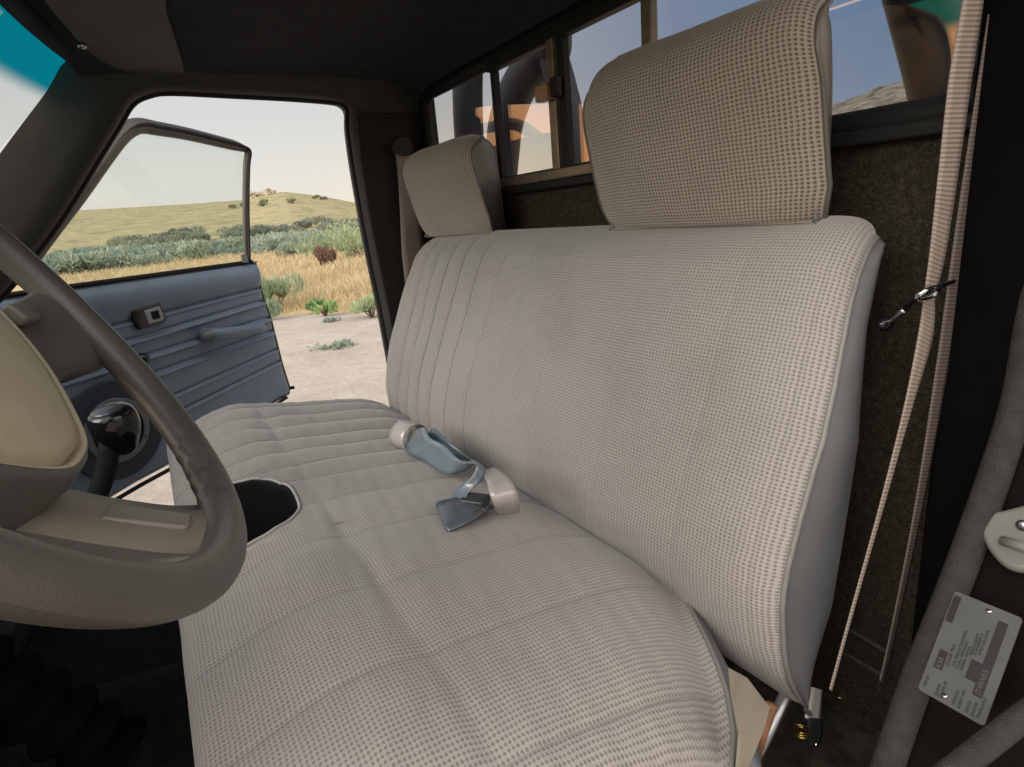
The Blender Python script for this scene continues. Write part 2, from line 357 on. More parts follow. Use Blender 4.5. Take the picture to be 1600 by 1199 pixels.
def ribbon(L, Rr, th=.0012, n=8):
    L = catmull(L, n); Rr = catmull(Rr, n); m = len(L); k = 5
    t = np.linspace(0, 1, k); C = L[:, None]*(1-t)[None, :, None] + Rr[:, None]*t[None, :, None]
    mid = (L+Rr)/2; s = np.concatenate([[0], np.cumsum(np.linalg.norm(np.diff(mid, axis=0), axis=1))])
    w = np.linalg.norm(Rr-L, axis=1)
    Nn = np.cross(np.gradient(mid, axis=0), Rr-L); Nn /= np.linalg.norm(Nn, axis=1)[:, None]+1e-9
    top = C + Nn[:, None]*th/2; bot = C - Nn[:, None]*th/2
    loop = np.concatenate([top, bot[:, ::-1]], 1); kk = 2*k
    uv = np.zeros((m, kk, 2)); tt = np.concatenate([t, t[::-1]])
    uv[..., 0] = tt[None]*.047; uv[..., 1] = s[:, None]
    F = []
    for i in range(m-1):
        for j in range(kk): F.append((i*kk+j, i*kk+(j+1) % kk, (i+1)*kk+(j+1) % kk, (i+1)*kk+j))
    F.append(tuple(range(kk-1, -1, -1))); F.append(tuple((m-1)*kk+j for j in range(kk)))
    return loop.reshape(-1, 3), F, uv.reshape(-1, 2)

# ------------------------------------------------------------------ terrain
GZ = -.95
ridge_az = np.array([-180, -120, -90, -70, -66, -62, -58, -54, -50, -44, -36, -28, -22, -17.6, -15, -13, -11.4, -10, -8, -5, 0, 4.2, 10, 30, 60, 120, 180])
ridge_el = np.array([1, 2, 6, 8.2, 7.3, 6.9, 6.1, 4.6, 3.0, 1.2, .6, .8, 1.2, 1.95, 2.7, 3.15, 3.45, 3.3, 3.0, 3.0, 3.0, 3.0, 3, 2, 1, 1, 1.])
def build_terrain():
    az = np.concatenate([np.arange(-180, -75, 3.), np.arange(-75, 20, .35), np.arange(20, 180, 3.)]); naz = len(az)
    d = np.concatenate([[0.], np.geomspace(1.2, 30, 70), np.geomspace(31, 900, 130)])
    el = np.interp(az, ridge_az, ridge_el)
    a = np.radians(az)
    X = CAM[0]*0 + d[None]*np.cos(a)[:, None]; Y = d[None]*np.sin(a)[:, None]
    def vn(x, y, s, seed):
        r = np.random.default_rng(seed); o = 0
        for k in range(6):
            kx, ky = r.normal(size=2); ph = r.uniform(0, 6.28); o = o + np.sin((kx*x+ky*y)/s+ph)
        return o/6
    D = 260.; top = np.tan(np.radians(el))*D + .5
    t = np.clip((d[None]-38)/(D-38), 0, 1.)
    prof = np.where(t < .30, .10*(t/.3)**1.3, .10+.90*((t-.30)/.70)**.95)
    z = GZ + (top-GZ)[:, None]*prof
    after = np.clip((d-D)/250, 0, 1)[None]; z = z - after*(top+8)[:, None]*.8
    amp = np.clip((d-45)/150, 0, 1)[None]
    z += amp*(1.0*vn(X, Y, 22, 1) + .5*vn(X, Y, 7, 2)) * np.clip(1.3-t, .35, 1)
    rocky = ((az < -50) & (az > -80)).astype(float)[:, None]
    z += rocky*amp*(1.1*vn(X, Y, 3.2, 5)+.7*vn(X, Y, 1.7, 6))
    z += .015*vn(X, Y, 1.1, 3)*np.clip((d-2)/5, 0, 1)[None]
    P = np.stack([X, Y, z], -1)
    o = put('ground', grid(P, None, True), 'terrain'); o['kind'] = 'structure'
    return az, d, z
TAZ, TD, TZ = build_terrain()
def gz(x, y):
    a = math.degrees(math.atan2(y, x)); r = math.hypot(x, y)
    i = int(np.argmin(abs(TAZ-a))); return float(np.interp(r, TD, TZ[i]))
def ray_xy(px, dist, py=400):
    d = ray(px, py); h = math.hypot(d[0], d[1]); return CAM[0]+d[0]/h*dist, CAM[1]+d[1]/h*dist

# plants -------------------------------------------------------------
def bush_geo(seed, n, w, h, leafl, leafw, upright=.4, clumps=9, droop=0):
    r = np.random.default_rng(seed); V = []; F = []
    cl = [(r.normal()*w*.26, r.normal()*w*.26, h*r.uniform(.35, .72), r.uniform(.5, 1)) for _ in range(clumps)]
    for i in range(n):
        c = cl[r.integers(clumps)]; q = r.normal(size=3); q /= np.linalg.norm(q); rad = r.uniform(.5, 1)**.5
        p = np.array([c[0], c[1], c[2]]) + q*rad*np.array([w*.24, w*.24, h*.30])*c[3]
        p[2] = max(p[2], .02*h)
        dr = q*.7 + np.array([0, 0, upright*2]) + r.normal(size=3)*.35; dr /= np.linalg.norm(dr)
        sd = np.cross(dr, r.normal(size=3)); sd /= np.linalg.norm(sd)+1e-9
        L = leafl*r.uniform(.6, 1.3); W = leafw*r.uniform(.7, 1.2); k = len(V)
        V += [p-sd*W/2, p+sd*W/2, p+dr*L*.55+sd*W*.6, p+dr*L, p+dr*L*.55-sd*W*.6]; F.append((k, k+1, k+2, k+3, k+4))
    return np.array(V), F
def stems_geo(seed, w, h, n=7):
    r = np.random.default_rng(seed); G = []
    for i in range(n):
        e = np.array([r.normal()*w*.25, r.normal()*w*.25, h*r.uniform(.5, .8)])
        G.append(tube(catmull([(0, 0, -.03), e*.5+np.array([0, 0, .03*h]), e], 3), np.linspace(.014, .005, 7), 5))
    return merge(G)
def make_bush(name, label, cat, loc, w, h, mat, n=600, leafl=.10, leafw=.03, upright=.4, seed=0, group=None, clumps=9):
    t = thing(name, label, cat, loc, group)
    V, F = bush_geo(seed, n, w, h, leafl, leafw, upright, clumps); V = V+np.array(loc)
    mesh('foliage', V, F, mat, t, smooth=False)
    g = stems_geo(seed, w, h); mesh('stem', g[0]+np.array(loc), g[1], 'stem_brown', t)
    return t
def copy_bush(src, loc, rz, s, label=None, group=None):
    c = src.copy(); col.objects.link(c); c.location = loc; c.rotation_euler = (0, 0, rz); c.scale = (s, s, s*random.uniform(.8, 1.1))
    if label: c['label'] = label
    if group: c['group'] = group
    for ch in src.children:
        k = ch.copy(); col.objects.link(k); k.parent = c
    return c
def scatter(spots, label, group, mats, w, h, n, ll, lw, up=.35):
    protos = []
    for i, (x, y, s) in enumerate(spots):
        loc = (x, y, gz(x, y)-.04)
        if i < 4:
            b = make_bush('sagebrush', label, 'shrub', loc, w, h, mats, n, ll, lw, up, seed=50+i+len(label), group=group); b.scale = (s, s, s); protos.append(b)
        else: copy_bush(protos[i % 4], loc, random.uniform(0, 6.3), s)
def far_plants():
    r = random.Random(3)
    # blue-green sage belt behind the grass
    sp = []
    for i in range(105):
        px = r.uniform(20, 640); dist = 41+30*r.random()**1.3; x, y = ray_xy(px, dist); sp.append((x, y, r.uniform(.45, 1.3)))
    scatter(sp, 'blue-green sagebrush in the belt just behind the dry grass', 'blue-green sagebrush at the foot of the hill', 'sage_leaf', 2.1, 1.25, 620, .22, .09)
    # darker grey shrubs higher up
    sp = []
    for i in range(48):
        px = r.choice([r.uniform(190, 330), r.uniform(250, 480), r.uniform(380, 640), r.uniform(520, 600)]); dist = r.uniform(84, 112); x, y = ray_xy(px, dist); sp.append((x, y, r.uniform(.8, 1.5)))
    scatter(sp, 'dark grey-green shrub in the band along the lower hillside', 'dark shrubs along the lower hillside', 'sage_grey_leaf', 2.9, 1.35, 760, .22, .09)
    # scattered on the hill
    sp = []
    for px, dist in [(397, 190), (424, 180), (430, 184), (520, 215), (508, 215), (470, 178), (380, 190)]:
        x, y = ray_xy(px, dist); sp.append((x, y, r.uniform(.8, 1.5)))
    scatter(sp, 'small olive shrub high on the tan hill slope', 'shrubs high on the hill', 'outcrop_shrub_leaf', 2.0, 1.2, 380, .3, .15)
    # rocks on the crest
    for k, (px, s) in enumerate([(404, 1.0), (410, 1.5), (418, 1.1), (426, .9), (437, 1.3), (446, .8)]):
        x, y = ray_xy(px, 252); v, f, _ = ellipsoid((0, 0, 0), (1.5*s, 1.3*s, 1.3*s), 14, 9)
        v = v*(1+.25*np.random.default_rng(k).normal(size=(len(v), 1)))
        z = gz(x, y); o = mesh('rock', v+np.array([x, y, z+.2]), f, 'outcrop_rock', smooth=False, loc=(x, y, z))
        tag(o, 'pale boulder of the rocky crest on top of the hill', 'rock', 'boulders on the hill crest')
    # the yellow-green brush right of the red dock
    names = [(548, 26, 1.5, 'broad yellow-green brush beside the dark red dock, left of the rear pillar'), (572, 24, 1.7, 'tall yellow-green brush half hidden behind the rear door pillar'), (520, 33, 1.2, 'pale green brush standing behind the dark red dock'), (462, 34, 1.0, 'low olive brush left of the dark red dock')]
    for i, (px, dist, s, lb) in enumerate(names):
        x, y = ray_xy(px, dist); make_bush('brush', lb, 'shrub', (x, y, gz(x, y)), 1.9*s, 1.05*s, 'rabbitbrush_leaf' if i != 3 else 'sage_leaf', 1500, .16, .035, .8, seed=80+i)
    # near green bush by the door edge
    x, y = on(445, 488, 2, GZ)[:2]; x += .2
    make_bush('rabbitbrush', 'big feathery green bush growing right behind the open door edge', 'shrub', (x-.1, y+.15, GZ), .85, .72, 'rabbitbrush_leaf', 2600, .13, .012, 1.1, seed=21, clumps=12)
    x, y = on(425, 500, 2, GZ)[:2]
    make_bush('rabbitbrush', 'smaller grey-green bush at the foot of the feathery bush by the door', 'shrub', (x, y+.1, GZ), .42, .32, 'rabbitbrush_leaf', 900, .09, .012, 1.0, seed=22)
    x, y = on(585, 497, 2, GZ)[:2]
    make_bush('sagebrush', 'grey-green clump at the dirt edge beside the rear door pillar', 'shrub', (x+.1, y, GZ), .62, .34, 'rabbitbrush_leaf', 1200, .10, .014, .9, seed=23)
    # dock, dark red
    x, y = on(507, 402, 2, GZ)[:2]; x, y = ray_xy(507, 21.5)
    d = make_bush('dock_plant', 'dark red seeded dock plant standing in the golden grass', 'plant', (x, y, gz(x, y)), .75, 1.0, 'dock_leaf', 1500, .12, .03, 1.6, seed=31, clumps=11)
    # bright weed
    for i, (px, py, w, h, lb) in enumerate([(492, 489, .30, .22, 'bright green broad-leaved weed at the edge of the dirt, left one'), (508, 494, .34, .20, 'bright green broad-leaved weed at the edge of the dirt, right one')]):
        x, y = on(px, py, 2, GZ)[:2]
        make_bush('weed', lb, 'plant', (x, y, GZ), w, h, 'weed_leaf', 130, .09, .06, .5, seed=41+i, clumps=5)
    for i, (px, py, w, lb) in enumerate([(515, 503, .30, 'flat grey-green weed on the dirt just below the bright weed'), (512, 545, .42, 'sparse creeping weed lying on the pale dirt, left part'), (535, 541, .28, 'sparse creeping weed lying on the pale dirt, right part')]):
        x, y = on(px, py, 2, GZ)[:2]
        make_bush('weed', lb, 'plant', (x, y, GZ), w, .045, 'sage_leaf', 170, .05, .016, .1, seed=45+i, clumps=9)
    # thin stakes seen through the door window and beside the dock
    for px, py, dist, h, lb in [(160, 440, 17, .62, 'thin leaning stalk seen low through the left of the door window'), (322, 412, 17, .55, 'thin leaning stalk seen through the middle of the door window'), (527, 410, 18, .60, 'thin bare stalk beside the dark red dock')]:
        x, y = ray_xy(px, dist, py); z = gz(x, y)
        o = put('dry_stalk', tube([(x, y, z-.05), (x+.02, y+.04, z+h*.6), (x+.03, y+.13, z+h*1.35)], [.012, .010, .005], 6), 'stake_grey'); tag(o, lb, 'stalk')
far_plants()
def grass():
    r = RNG; n = 52000; px = r.uniform(30, 660, n); u = r.uniform(0, 1, n)
    dist = 9.0*(46/9.0)**(u**.85)
    d0 = AF[None] + ((px-800)/F_PX)[:, None]*AR + ((599.5-400)/F_PX)*AU[None]
    h = np.hypot(d0[:, 0], d0[:, 1]); x = CAM[0]+d0[:, 0]/h*dist; y = CAM[1]+d0[:, 1]/h*dist
    e = .8*x - .6*y + .35*np.sin(x*1.3+y*2.1)+.25*np.sin(y*3.7)
    keep = e > 10.0 + r.uniform(-.5, .4, n)*(r.uniform(0, 1, n) < .8); x, y, dist = x[keep], y[keep], dist[keep]; n = len(x)
    L = r.uniform(.22, .5, n)*(.7+.5*np.sin(x*.7+y*1.1)**2)*np.clip((.8*x-.6*y-9.6)*.6, .35, 1); W = .004+dist*.00055
    a = r.uniform(0, 6.28, n); ln = r.uniform(.1, .6, n)
    z = np.array([gz(i, j) if k > 30 else GZ for i, j, k in zip(x, y, dist)])
    bx, by = np.cos(a), np.sin(a); b = r.uniform(0, 6.28, n); tx, ty = np.cos(b)*ln*L, np.sin(b)*ln*L
    V = np.zeros((n, 5, 3))
    V[:, 0] = np.stack([x-bx*W, y-by*W, z-.02], 1); V[:, 1] = np.stack([x+bx*W, y+by*W, z-.02], 1)
    V[:, 2] = np.stack([x+bx*W*.8+tx*.35, y+by*W*.8+ty*.35, z+L*.6], 1); V[:, 3] = np.stack([x+tx, y+ty, z+L], 1); V[:, 4] = np.stack([x-bx*W*.8+tx*.35, y-by*W*.8+ty*.35, z+L*.6], 1)
    F = (np.arange(n)[:, None]*5+np.arange(5)[None]).tolist()
    o = mesh('dry_grass', V.reshape(-1, 3), F, 'grass_blade', smooth=False); o['kind'] = 'stuff'; o['label'] = 'golden dry grass between the dirt and the sagebrush'; o['category'] = 'grass'
grass()

# ------------------------------------------------------------------ truck cab
cab = thing('pickup_cab', 'dark interior shell of a pickup cab with black roof, pillars and rear window', 'truck cab', (.64, .3, GZ))
XF = 1.375                                                        # inner face of the passenger side
YW = -.262                                                        # rear wall
def ply(pts, ax, val): return [on(u, v, ax, val) for u, v in pts]
def side_frame():
    # inner loop: the far door opening; outer loop: roof rail, A-pillar, rear corner, sill
    inner = np.array([(1.38, y, z) for y, z in [(-.10, -.30), (-.095, -.1), (-.088, .10), (-.081, .262), (-.074, .36), (-.068, .467), (-.064, .58), (-.062, .68), (-.064, .76), (-.070, .800), (-.062, .818), (-.035, .826), (.08, .833), (.22, .838), (.35, .842), (.40, .835), (.44, .815), (.48, .765), (.54, .69), (.623, .586), (.70, .50), (.80, .40), (.95, .30), (1.12, .22), (1.15, .0), (1.15, -.22), (1.08, -.33), (.5, -.36), (0., -.36), (-.07, -.35)]])
    outer = np.array([(1.36, y, z) for y, z in [(-.272, -.36), (-.272, -.1), (-.272, .1), (-.272, .262), (-.272, .36), (-.272, .467), (-.272, .58), (-.272, .68), (-.272, .78), (-.272, .90), (-.2, .92), (-.035, .92), (.08, .93), (.22, .935), (.35, .94), (.43, .935), (.535, .900), (.595, .829), (.660, .757), (.735, .672), (.83, .56), (.95, .45), (1.1, .38), (1.3, .32), (1.4, .0), (1.4, -.25), (1.3, -.45), (.5, -.48), (0., -.48), (-.2, -.46)]])
    inner = catmull(inner, 3, True); outer = catmull(outer, 3, True); n = len(inner); ex = np.array([.09, 0, 0])
    loops = [outer, outer*.35+inner*.65+np.array([-.012, 0, 0]), outer*.08+inner*.92+np.array([-.006, 0, 0]), inner+np.array([.012, 0, 0]), inner*.97+outer*.03+ex, outer+ex]
    P = np.array(loops).transpose(1, 0, 2)
    v, f, _ = grid(P, None, True)
    mesh('side_frame', v, f, 'pillar_trim', cab)
    # weatherstrip round the opening
    put('door_seal', tube(catmull(inner+np.array([.03, 0, 0]), 4, True), .008, 8, closed=True), 'black_rubber', cab)
side_frame()
def b_pillar_far():
    pts = ply([(552, 182), (640, 195), (662, 300), (664, 420), (612, 480), (590, 420), (566, 330), (554, 250)], 0, XF-.01)
    P = catmull(np.array(pts), 1, True)
    put('rear_pillar_cover', prism([(XF-.02, y, z) for y, z in [(-.085, -.2), (-.092, .12), (-.086, .262), (-.077, .40), (-.071, .50), (-.069, .66), (-.074, .775), (-.10, .79), (-.258, .79), (-.258, -.2)]], (.012, 0, 0)), 'pillar_brown', cab, bevel=.004, smooth=False)
b_pillar_far()
def headliner():
    nx, ny = 40, 40; xs = np.linspace(-.14, 1.375, nx); P = np.zeros((nx, ny, 3))
    for i, x in enumerate(xs):
        c = 1-abs((x-.62)/.76)**3.2
        yf = .525+.10*(1-((x-.62)/.75)**2)                        # curved windshield header
        for j, t in enumerate(np.linspace(0, 1, ny)):
            y = YW-.02 + (yf-YW+.02)*t
            z = .905+.045*c - .02*(1-math.exp(-max(0, y-.35)/.2)) - .05*math.exp(-(y-YW)/.05)
            z -= .035*(1-c)
            P[i, j] = (x, y, z+.0015*math.sin(x*19+y*7)*math.sin(y*13))
    v, f, _ = grid(P); mesh('headliner', v, f, 'headliner', cab)
    v, f, _ = grid(P+np.array([0, 0, .05])); mesh('roof', v, f, 'black_paint', cab)
    # header rail over the windshield
    path = np.array([(x, .520+.10*(1-((x-.62)/.75)**2), .905-.01*abs((x-.62)/.75)**2) for x in np.linspace(-.1, 1.33, 30)])
    put('windshield_header', tube(path, .022, 12, flat=.7), 'headliner', cab)
    return
headliner()
def windshield():
    nx, nz = 40, 20; P = np.zeros((nx, nz, 3)); U = np.zeros((nx, nz, 2))
    for i, x in enumerate(np.linspace(-.12, 1.375, nx)):
        bow = 1-((x-.62)/.75)**2
        for j, t in enumerate(np.linspace(0, 1, nz)):
            P[i, j] = (x, .525+.10*bow + t*.55, .905-t*.57); U[i, j] = (x, t*.76)
    v, f, u = grid(P, U); mesh('windshield', v, f, 'windshield_glass', cab, uv=u)
windshield()
def rear_wall():
    # window opening X .0 - 1.31, Z .575 - .82
    T = .03; y0 = YW-T/2
    def wallbox(nm, x0, x1, z0, z1, mat, y=y0, t=T, bv=.003): return put(nm, box(((x0+x1)/2, y, (z0+z1)/2), (x1-x0, t, z1-z0)), mat, cab, smooth=False, bevel=bv)
    # carpeted panel, slightly wavy
    nx, nz = 60, 40; P = np.zeros((nx, nz, 3))
    for i, x in enumerate(np.linspace(-.10, 1.372, nx)):
        for j, t in enumerate(np.linspace(0, 1, nz)):
            z = .552-t*.93; P[i, j] = (x, YW+.006 - .05*min(1, t*1.6)**1.5 + .004*math.sin(x*9)*math.sin(z*11), z)
    v, f, _ = grid(P); mesh('rear_panel', v, f, 'rear_carpet', cab)
    wallbox('window_header', -.10, 1.372, .822, .93, 'headliner')
    wallbox('window_post', 1.318, 1.372, .545, .822, 'black_rubber')
    wallbox('window_post', -.10, -.035, .545, .822, 'deep_black')
    put('corner_shade', box((-.066, YW+.016, .30), (.075, .02, 1.28)), 'deep_black', cab, smooth=False, bevel=.005)  # black box added over the carpet where the corner lies in shade
    w = thing('rear_window', '', '', (.64, YW, .70)); del w['label'], w['category']
    w.parent = cab; w.location = Vector((.64, YW, .70))-cab.location
    # rounded gasket round the whole opening
    def rr(x0, x1, z0, z1, r, n=7):
        out = []
        for cx, cz, a0 in [(x1-r, z1-r, 0), (x0+r, z1-r, 90), (x0+r, z0+r, 180), (x1-r, z0+r, 270)]:
            for k in range(n+1):
                a = R(a0+90*k/n); out.append((cx+r*math.cos(a), YW, cz+r*math.sin(a)))
        return np.array(out)
    lp = rr(-.035, 1.318, .560, .828, .045)
    put('window_gasket', tube(lp, .013, 10, closed=True, flat=1.4, up=(0, 1, 0)), 'black_rubber', w)
    put('window_rail', box((.63, YW+.006, .5635), (.62, .022, .020)), 'aluminium_rail', w, smooth=False, bevel=.003)
    put('window_rail', box((.49, YW+.006, .812), (.90, .022, .022)), 'black_rubber', w, smooth=False, bevel=.003)
    put('window_lip', box((.64, YW+.012, .545), (1.36, .026, .017)), 'black_rubber', w, smooth=False, bevel=.004)
    for x, wd, m in ((.920, .016, 'black_rubber'), (.690, .024, 'aluminium_rail'), (.664, .020, 'black_rubber'), (.430, .022, 'aluminium_rail')):
        put('mullion', box((x, YW+(.006 if m != 'aluminium_rail' else .012), .688), (wd, .016, .232)), m, w, smooth=False, bevel=.002)
    put('glass_pane', box((.620, YW-.004, .693), (1.39, .004, .275)), 'rear_glass', w, smooth=False)
    lt = put('window_latch', box((.693, YW+.033, .712), (.040, .022, .030)), 'latch_plastic', w, smooth=False, bevel=.004)
    put('window_latch', box((.660, YW+.030, .716), (.018, .016, .034)), 'black_rubber', w, smooth=False, bevel=.003)
rear_wall()
def lower_shell():
    put('floor', box((.62, .55, -.40), (1.6, 1.9, .04)), 'floor_mat', cab, smooth=False)
    put('floor_carpet', grid(np.array([[(x, y, -.30-.02*math.sin(x*3)+.006*math.sin(y*31+x*17) - .06*max(0, min(1, (y+.02)*8))) for y in np.linspace(-.33, .12, 24)] for x in np.linspace(-.06, 1.37, 50)])), 'rear_mat', cab)
    put('firewall', prism([(-.12, 1.30, -.42), (1.40, 1.30, -.42), (1.40, 1.30, .36), (-.12, 1.30, .36)], (0, .04, 0)), 'black_paint', cab, smooth=False)
    # dashboard block
    prof = [(.94, .08), (.90, .14), (.895, .26), (.92, .34), (.99, .375), (1.28, .365), (1.28, .02), (1.0, .02)]
    v, f, _ = prism([(-.09, y, z) for y, z in prof], (1.44, 0, 0)); mesh('dashboard', v, f, 'pillar_trim', cab, smooth=False, bevel=.015)
    # transmission hump
    P = np.array([[(.64+.20*math.cos(a)*(1+.15*(y-.3)), y, -.38+(.17+.10*max(0, y-.3))*math.sin(a)) for a in np.linspace(0, math.pi, 20)] for y in np.linspace(-.2, 1.3, 20)])
    v, f, _ = grid(P); mesh('tunnel_hump', v, f, 'floor_mat', cab)
    # ridges of the body pressing behind the seat
    for u0, v0, u1, v1 in [(1318, 978, 1392, 1022), (1312, 1016, 1380, 1056)]:
        a, b = on(u0, v0, 1, -.24), on(u1, v1, 1, -.24)
        put('body_ridge', tube([a, b], .0035, 8), 'weatherstrip', cab)
    # ribbed boot low behind the wheel
    c = on(-5, 1070, 0, .42); dr = np.array([0, .45, .80]); dr /= np.linalg.norm(dr)
    pth = np.array([c+dr*t for t in np.linspace(-.16, .12, 60)]); rr = .036+.006*np.cos(np.arange(60)*.8)
    put('column_boot', tube(pth, rr, 24), 'deep_black', cab)
    put('steering_column', tube([np.array([.125, .64, .44]), np.array([.14, .98, .22])], [.045, .06], 24), 'black_rubber', cab)
lower_shell()
def near_side():
    # B-pillar on the camera's side: inner trim, jamb face, weatherstrip
    c0 = [on(u, v, 0, -.10) for u, v in [(1618, 470), (1592, 620), (1562, 720), (1527, 820), (1478, 950), (1434, 1060), (1386, 1199), (1352, 1300)]]
    edge = catmull([(-.10, -.275, .95), (-.10, -.270, .60)] + c0 + [(-.10, .045, -.30), (-.10, .07, -.42)], 5)
    # inner quarter panel
    P = np.array([[(-.035-.065*t, (-.36)*(1-t)+e[1]*t, e[2]) for t in np.linspace(0, 1, 6)] for e in edge])
    v, f, _ = grid(P); mesh('quarter_trim', v, f, 'pillar_brown', cab)
    # jamb running outwards
    P = np.array([[(-.108-.16*t, e[1]-.012-.022*t-.02*t*t, e[2]) for t in np.linspace(0, 1, 6)] for e in edge])
    v, f, _ = grid(P); mesh('door_jamb', v, f, 'jamb_paint', cab)
    put('door_seal', tube(edge+np.array([0, 0, 0]), .0145, 14), 'weatherstrip', cab, label='grey fuzzy weatherstrip along the near door opening')
    # upper pillar with its cover
    # sill
    v, f, _ = prism([(-.30, y, z) for y, z in [(.02, -.33), (.02, -.42), (1.3, -.42), (1.3, -.33)]], (.22, 0, 0)); mesh('door_sill', v, f, 'jamb_paint', cab, smooth=False, bevel=.01)
    a = [on(1630, 1095, 0, -.20), on(1540, 1165, 0, -.19), on(1450, 1235, 0, -.175)]
    put('outer_seal', tube(catmull(a, 5), .010, 10), 'weatherstrip', cab)
    return edge
near_side()
def striker_and_plate():
    n = np.array([.14, 1, .30]); n /= np.linalg.norm(n)             # jamb face
    pt = on(1510, 1030, 1, -.095); ex = np.array([-1, .14, 0]); 
    n = np.array([.16, 1., .80]); n /= np.linalg.norm(n)
    C = [onp(u, v, pt, n) for u, v in ((1495, 925), (1437, 1078), (1540, 1137))]
    TL, BL, BR = C; TR = TL+(BR-BL)
    pl = thing('identification_plate', 'small printed metal plate riveted to the near door jamb', 'plate', tuple((TL+BR)/2))
    off = n*.004
    quad = lambda s, t: TL*(1-s)*(1-t)+BL*(1-s)*t+BR*s*t+TR*s*(1-t)
    rc = []
    for cs, ct, a0 in [(.95, .03, -90), (.95, .97, 0), (.05, .97, 90), (.05, .03, 180)]:
        for k in range(4):
            a = R(a0+90*k/3); rc.append(quad(cs+.05*math.cos(a), ct+.03*math.sin(a)))
    v, f, _ = prism(np.array(rc)+off, -n*.0015); mesh('plate_body', v, f, 'plate_metal', pl, smooth=False)
    # dark printed blocks
    def blk(s0, t0, s1, t1, h=.0004, mat='plate_ink', nm='printed_block'):
        q = np.array([quad(s0, t0), quad(s0, t1), quad(s1, t1), quad(s1, t0)])+off+n*h
        return prism(q, -n*h*.8)
    for q in ((.02, .04, .13, .30), (.10, .565, .23, .745), (.72, .10, .86, .80), (.56, .52, .718, .70)):
        put('printed_block', blk(*q), 'plate_ink', pl, smooth=False)
    # columns of text, running up the plate
    def text(body, s, t, size, mat='plate_ink', h=.0006, nm='print'):
        cu = bpy.data.curves.new('t', 'FONT'); cu.body = body; cu.size = size; cu.extrude = .00012
        o = bpy.data.objects.new('t', cu); me = bpy.data.meshes.new_from_object(o); bpy.data.objects.remove(o)
        W = np.array([x.co for x in me.vertices]); Fc = [tuple(p.vertices) for p in me.polygons]
        xa = (quad(s, t-.1)-quad(s, t)); xa /= np.linalg.norm(xa); ya = -(quad(s+.1, t)-quad(s, t)); ya /= np.linalg.norm(ya)
        return quad(s, t)+off+n*h+W[:, :1]*xa+W[:, 1:2]*ya+W[:, 2:3]*n, Fc, None
    H = np.linalg.norm(TL-BL); 
    dk = []; lt = []
    for s, t, sz, tx in [(.30, .97, .0052, 'GVWR'), (.37, .97, .0052, 'GAWR FR'), (.30, .68, .005, 'COLOR TRIM'), (.10, .95, .0045, 'MFD BY'), (.17, .62, .0045, '12'), (.38, .66, .0042, 'THIS VEHICLE CONFORMS'), (.44, .66, .0042, 'TO ALL APPLICABLE'), (.50, .66, .0042, 'FEDERAL MOTOR'), (.55, .50, .0042, 'VEHICLE SAFETY'), (.60, .48, .0042, 'STANDARDS IN'), (.66, .46, .0042, 'EFFECT ON DATE'), (.56, .97, .005, 'VEHICLE'), (.64, .97, .005, 'IDENT NO'), (.76, .97, .0048, 'TRUCK'), (.84, .97, .0048, 'ENGINE'), (.92, .97, .0048, 'TRANS AXLE')]:
        dk.append(text(tx, s, t, sz*H/.14*1.0))
    lt.append(text('JT4RN55', .83, .78, .0085*H/.14)); lt.append(text('K58', .205, .735, .0085*H/.14))
    g = merge(dk); mesh('plate_print', g[0], g[1], 'plate_ink', pl, smooth=False)
    for g in lt: mesh('plate_number', g[0], g[1], 'plate_metal', pl, smooth=False)
    for s, t in ((.56, .055), (.40, .93)):
        c = quad(s, t)+off+n*.001
        put('rivet', ellipsoid(c, (.0028, .0028, .0015)), 'chrome', pl)
    # striker
    pt2 = on(1580, 840, 1, -.185)
    st = thing('door_striker', 'pale grey door striker bolted to the near door jamb', 'striker', tuple(pt2))
    poly = [onp(u, v, pt2, n) for u, v in [(1537, 828), (1548, 808), (1575, 802), (1640, 790), (1660, 830), (1655, 885), (1610, 898), (1575, 890), (1548, 860)]]
    v, f, _ = prism(np.array(catmull(poly, 3, True))+n*.012, -n*.014); mesh('striker_plate', v, f, 'striker_plastic', st, smooth=False, bevel=.006)
    a, b = onp(1566, 845, pt2+n*.014, n), onp(1640, 870, pt2+n*.014, n)
    put('striker_bar', tube([a, a*.5+b*.5+n*.004, b], .005, 12), 'striker_plastic', st)
    put('striker_screw', ellipsoid(onp(1598, 822, pt2+n*.013, n), (.006, .004, .006)), 'steel', st)
striker_and_plate()
def visor():
    P = [on(u, v, 2, .872) for u, v in [(40, -70), (60, -10), (100, 42), (150, 92), (215, 118), (285, 122), (276, 70), (262, 30), (238, -40)]]
    P = [np.array([q[0], min(q[1], .60), q[2]]) for q in P]
    A = np.array(P); o = thing('sun_visor', 'dark padded passenger sun visor folded flat against the roof front', 'sun visor', tuple(A.mean(0)))
    v, f, _ = prism(catmull(A, 4, True), (0, 0, .016)); mesh('visor_pad', v, f, 'visor_vinyl', o, smooth=False, bevel=.006)
    put('visor_pivot', ellipsoid(on(128, 72, 2, .868), (.008, .008, .006)), 'steel', o)
visor()

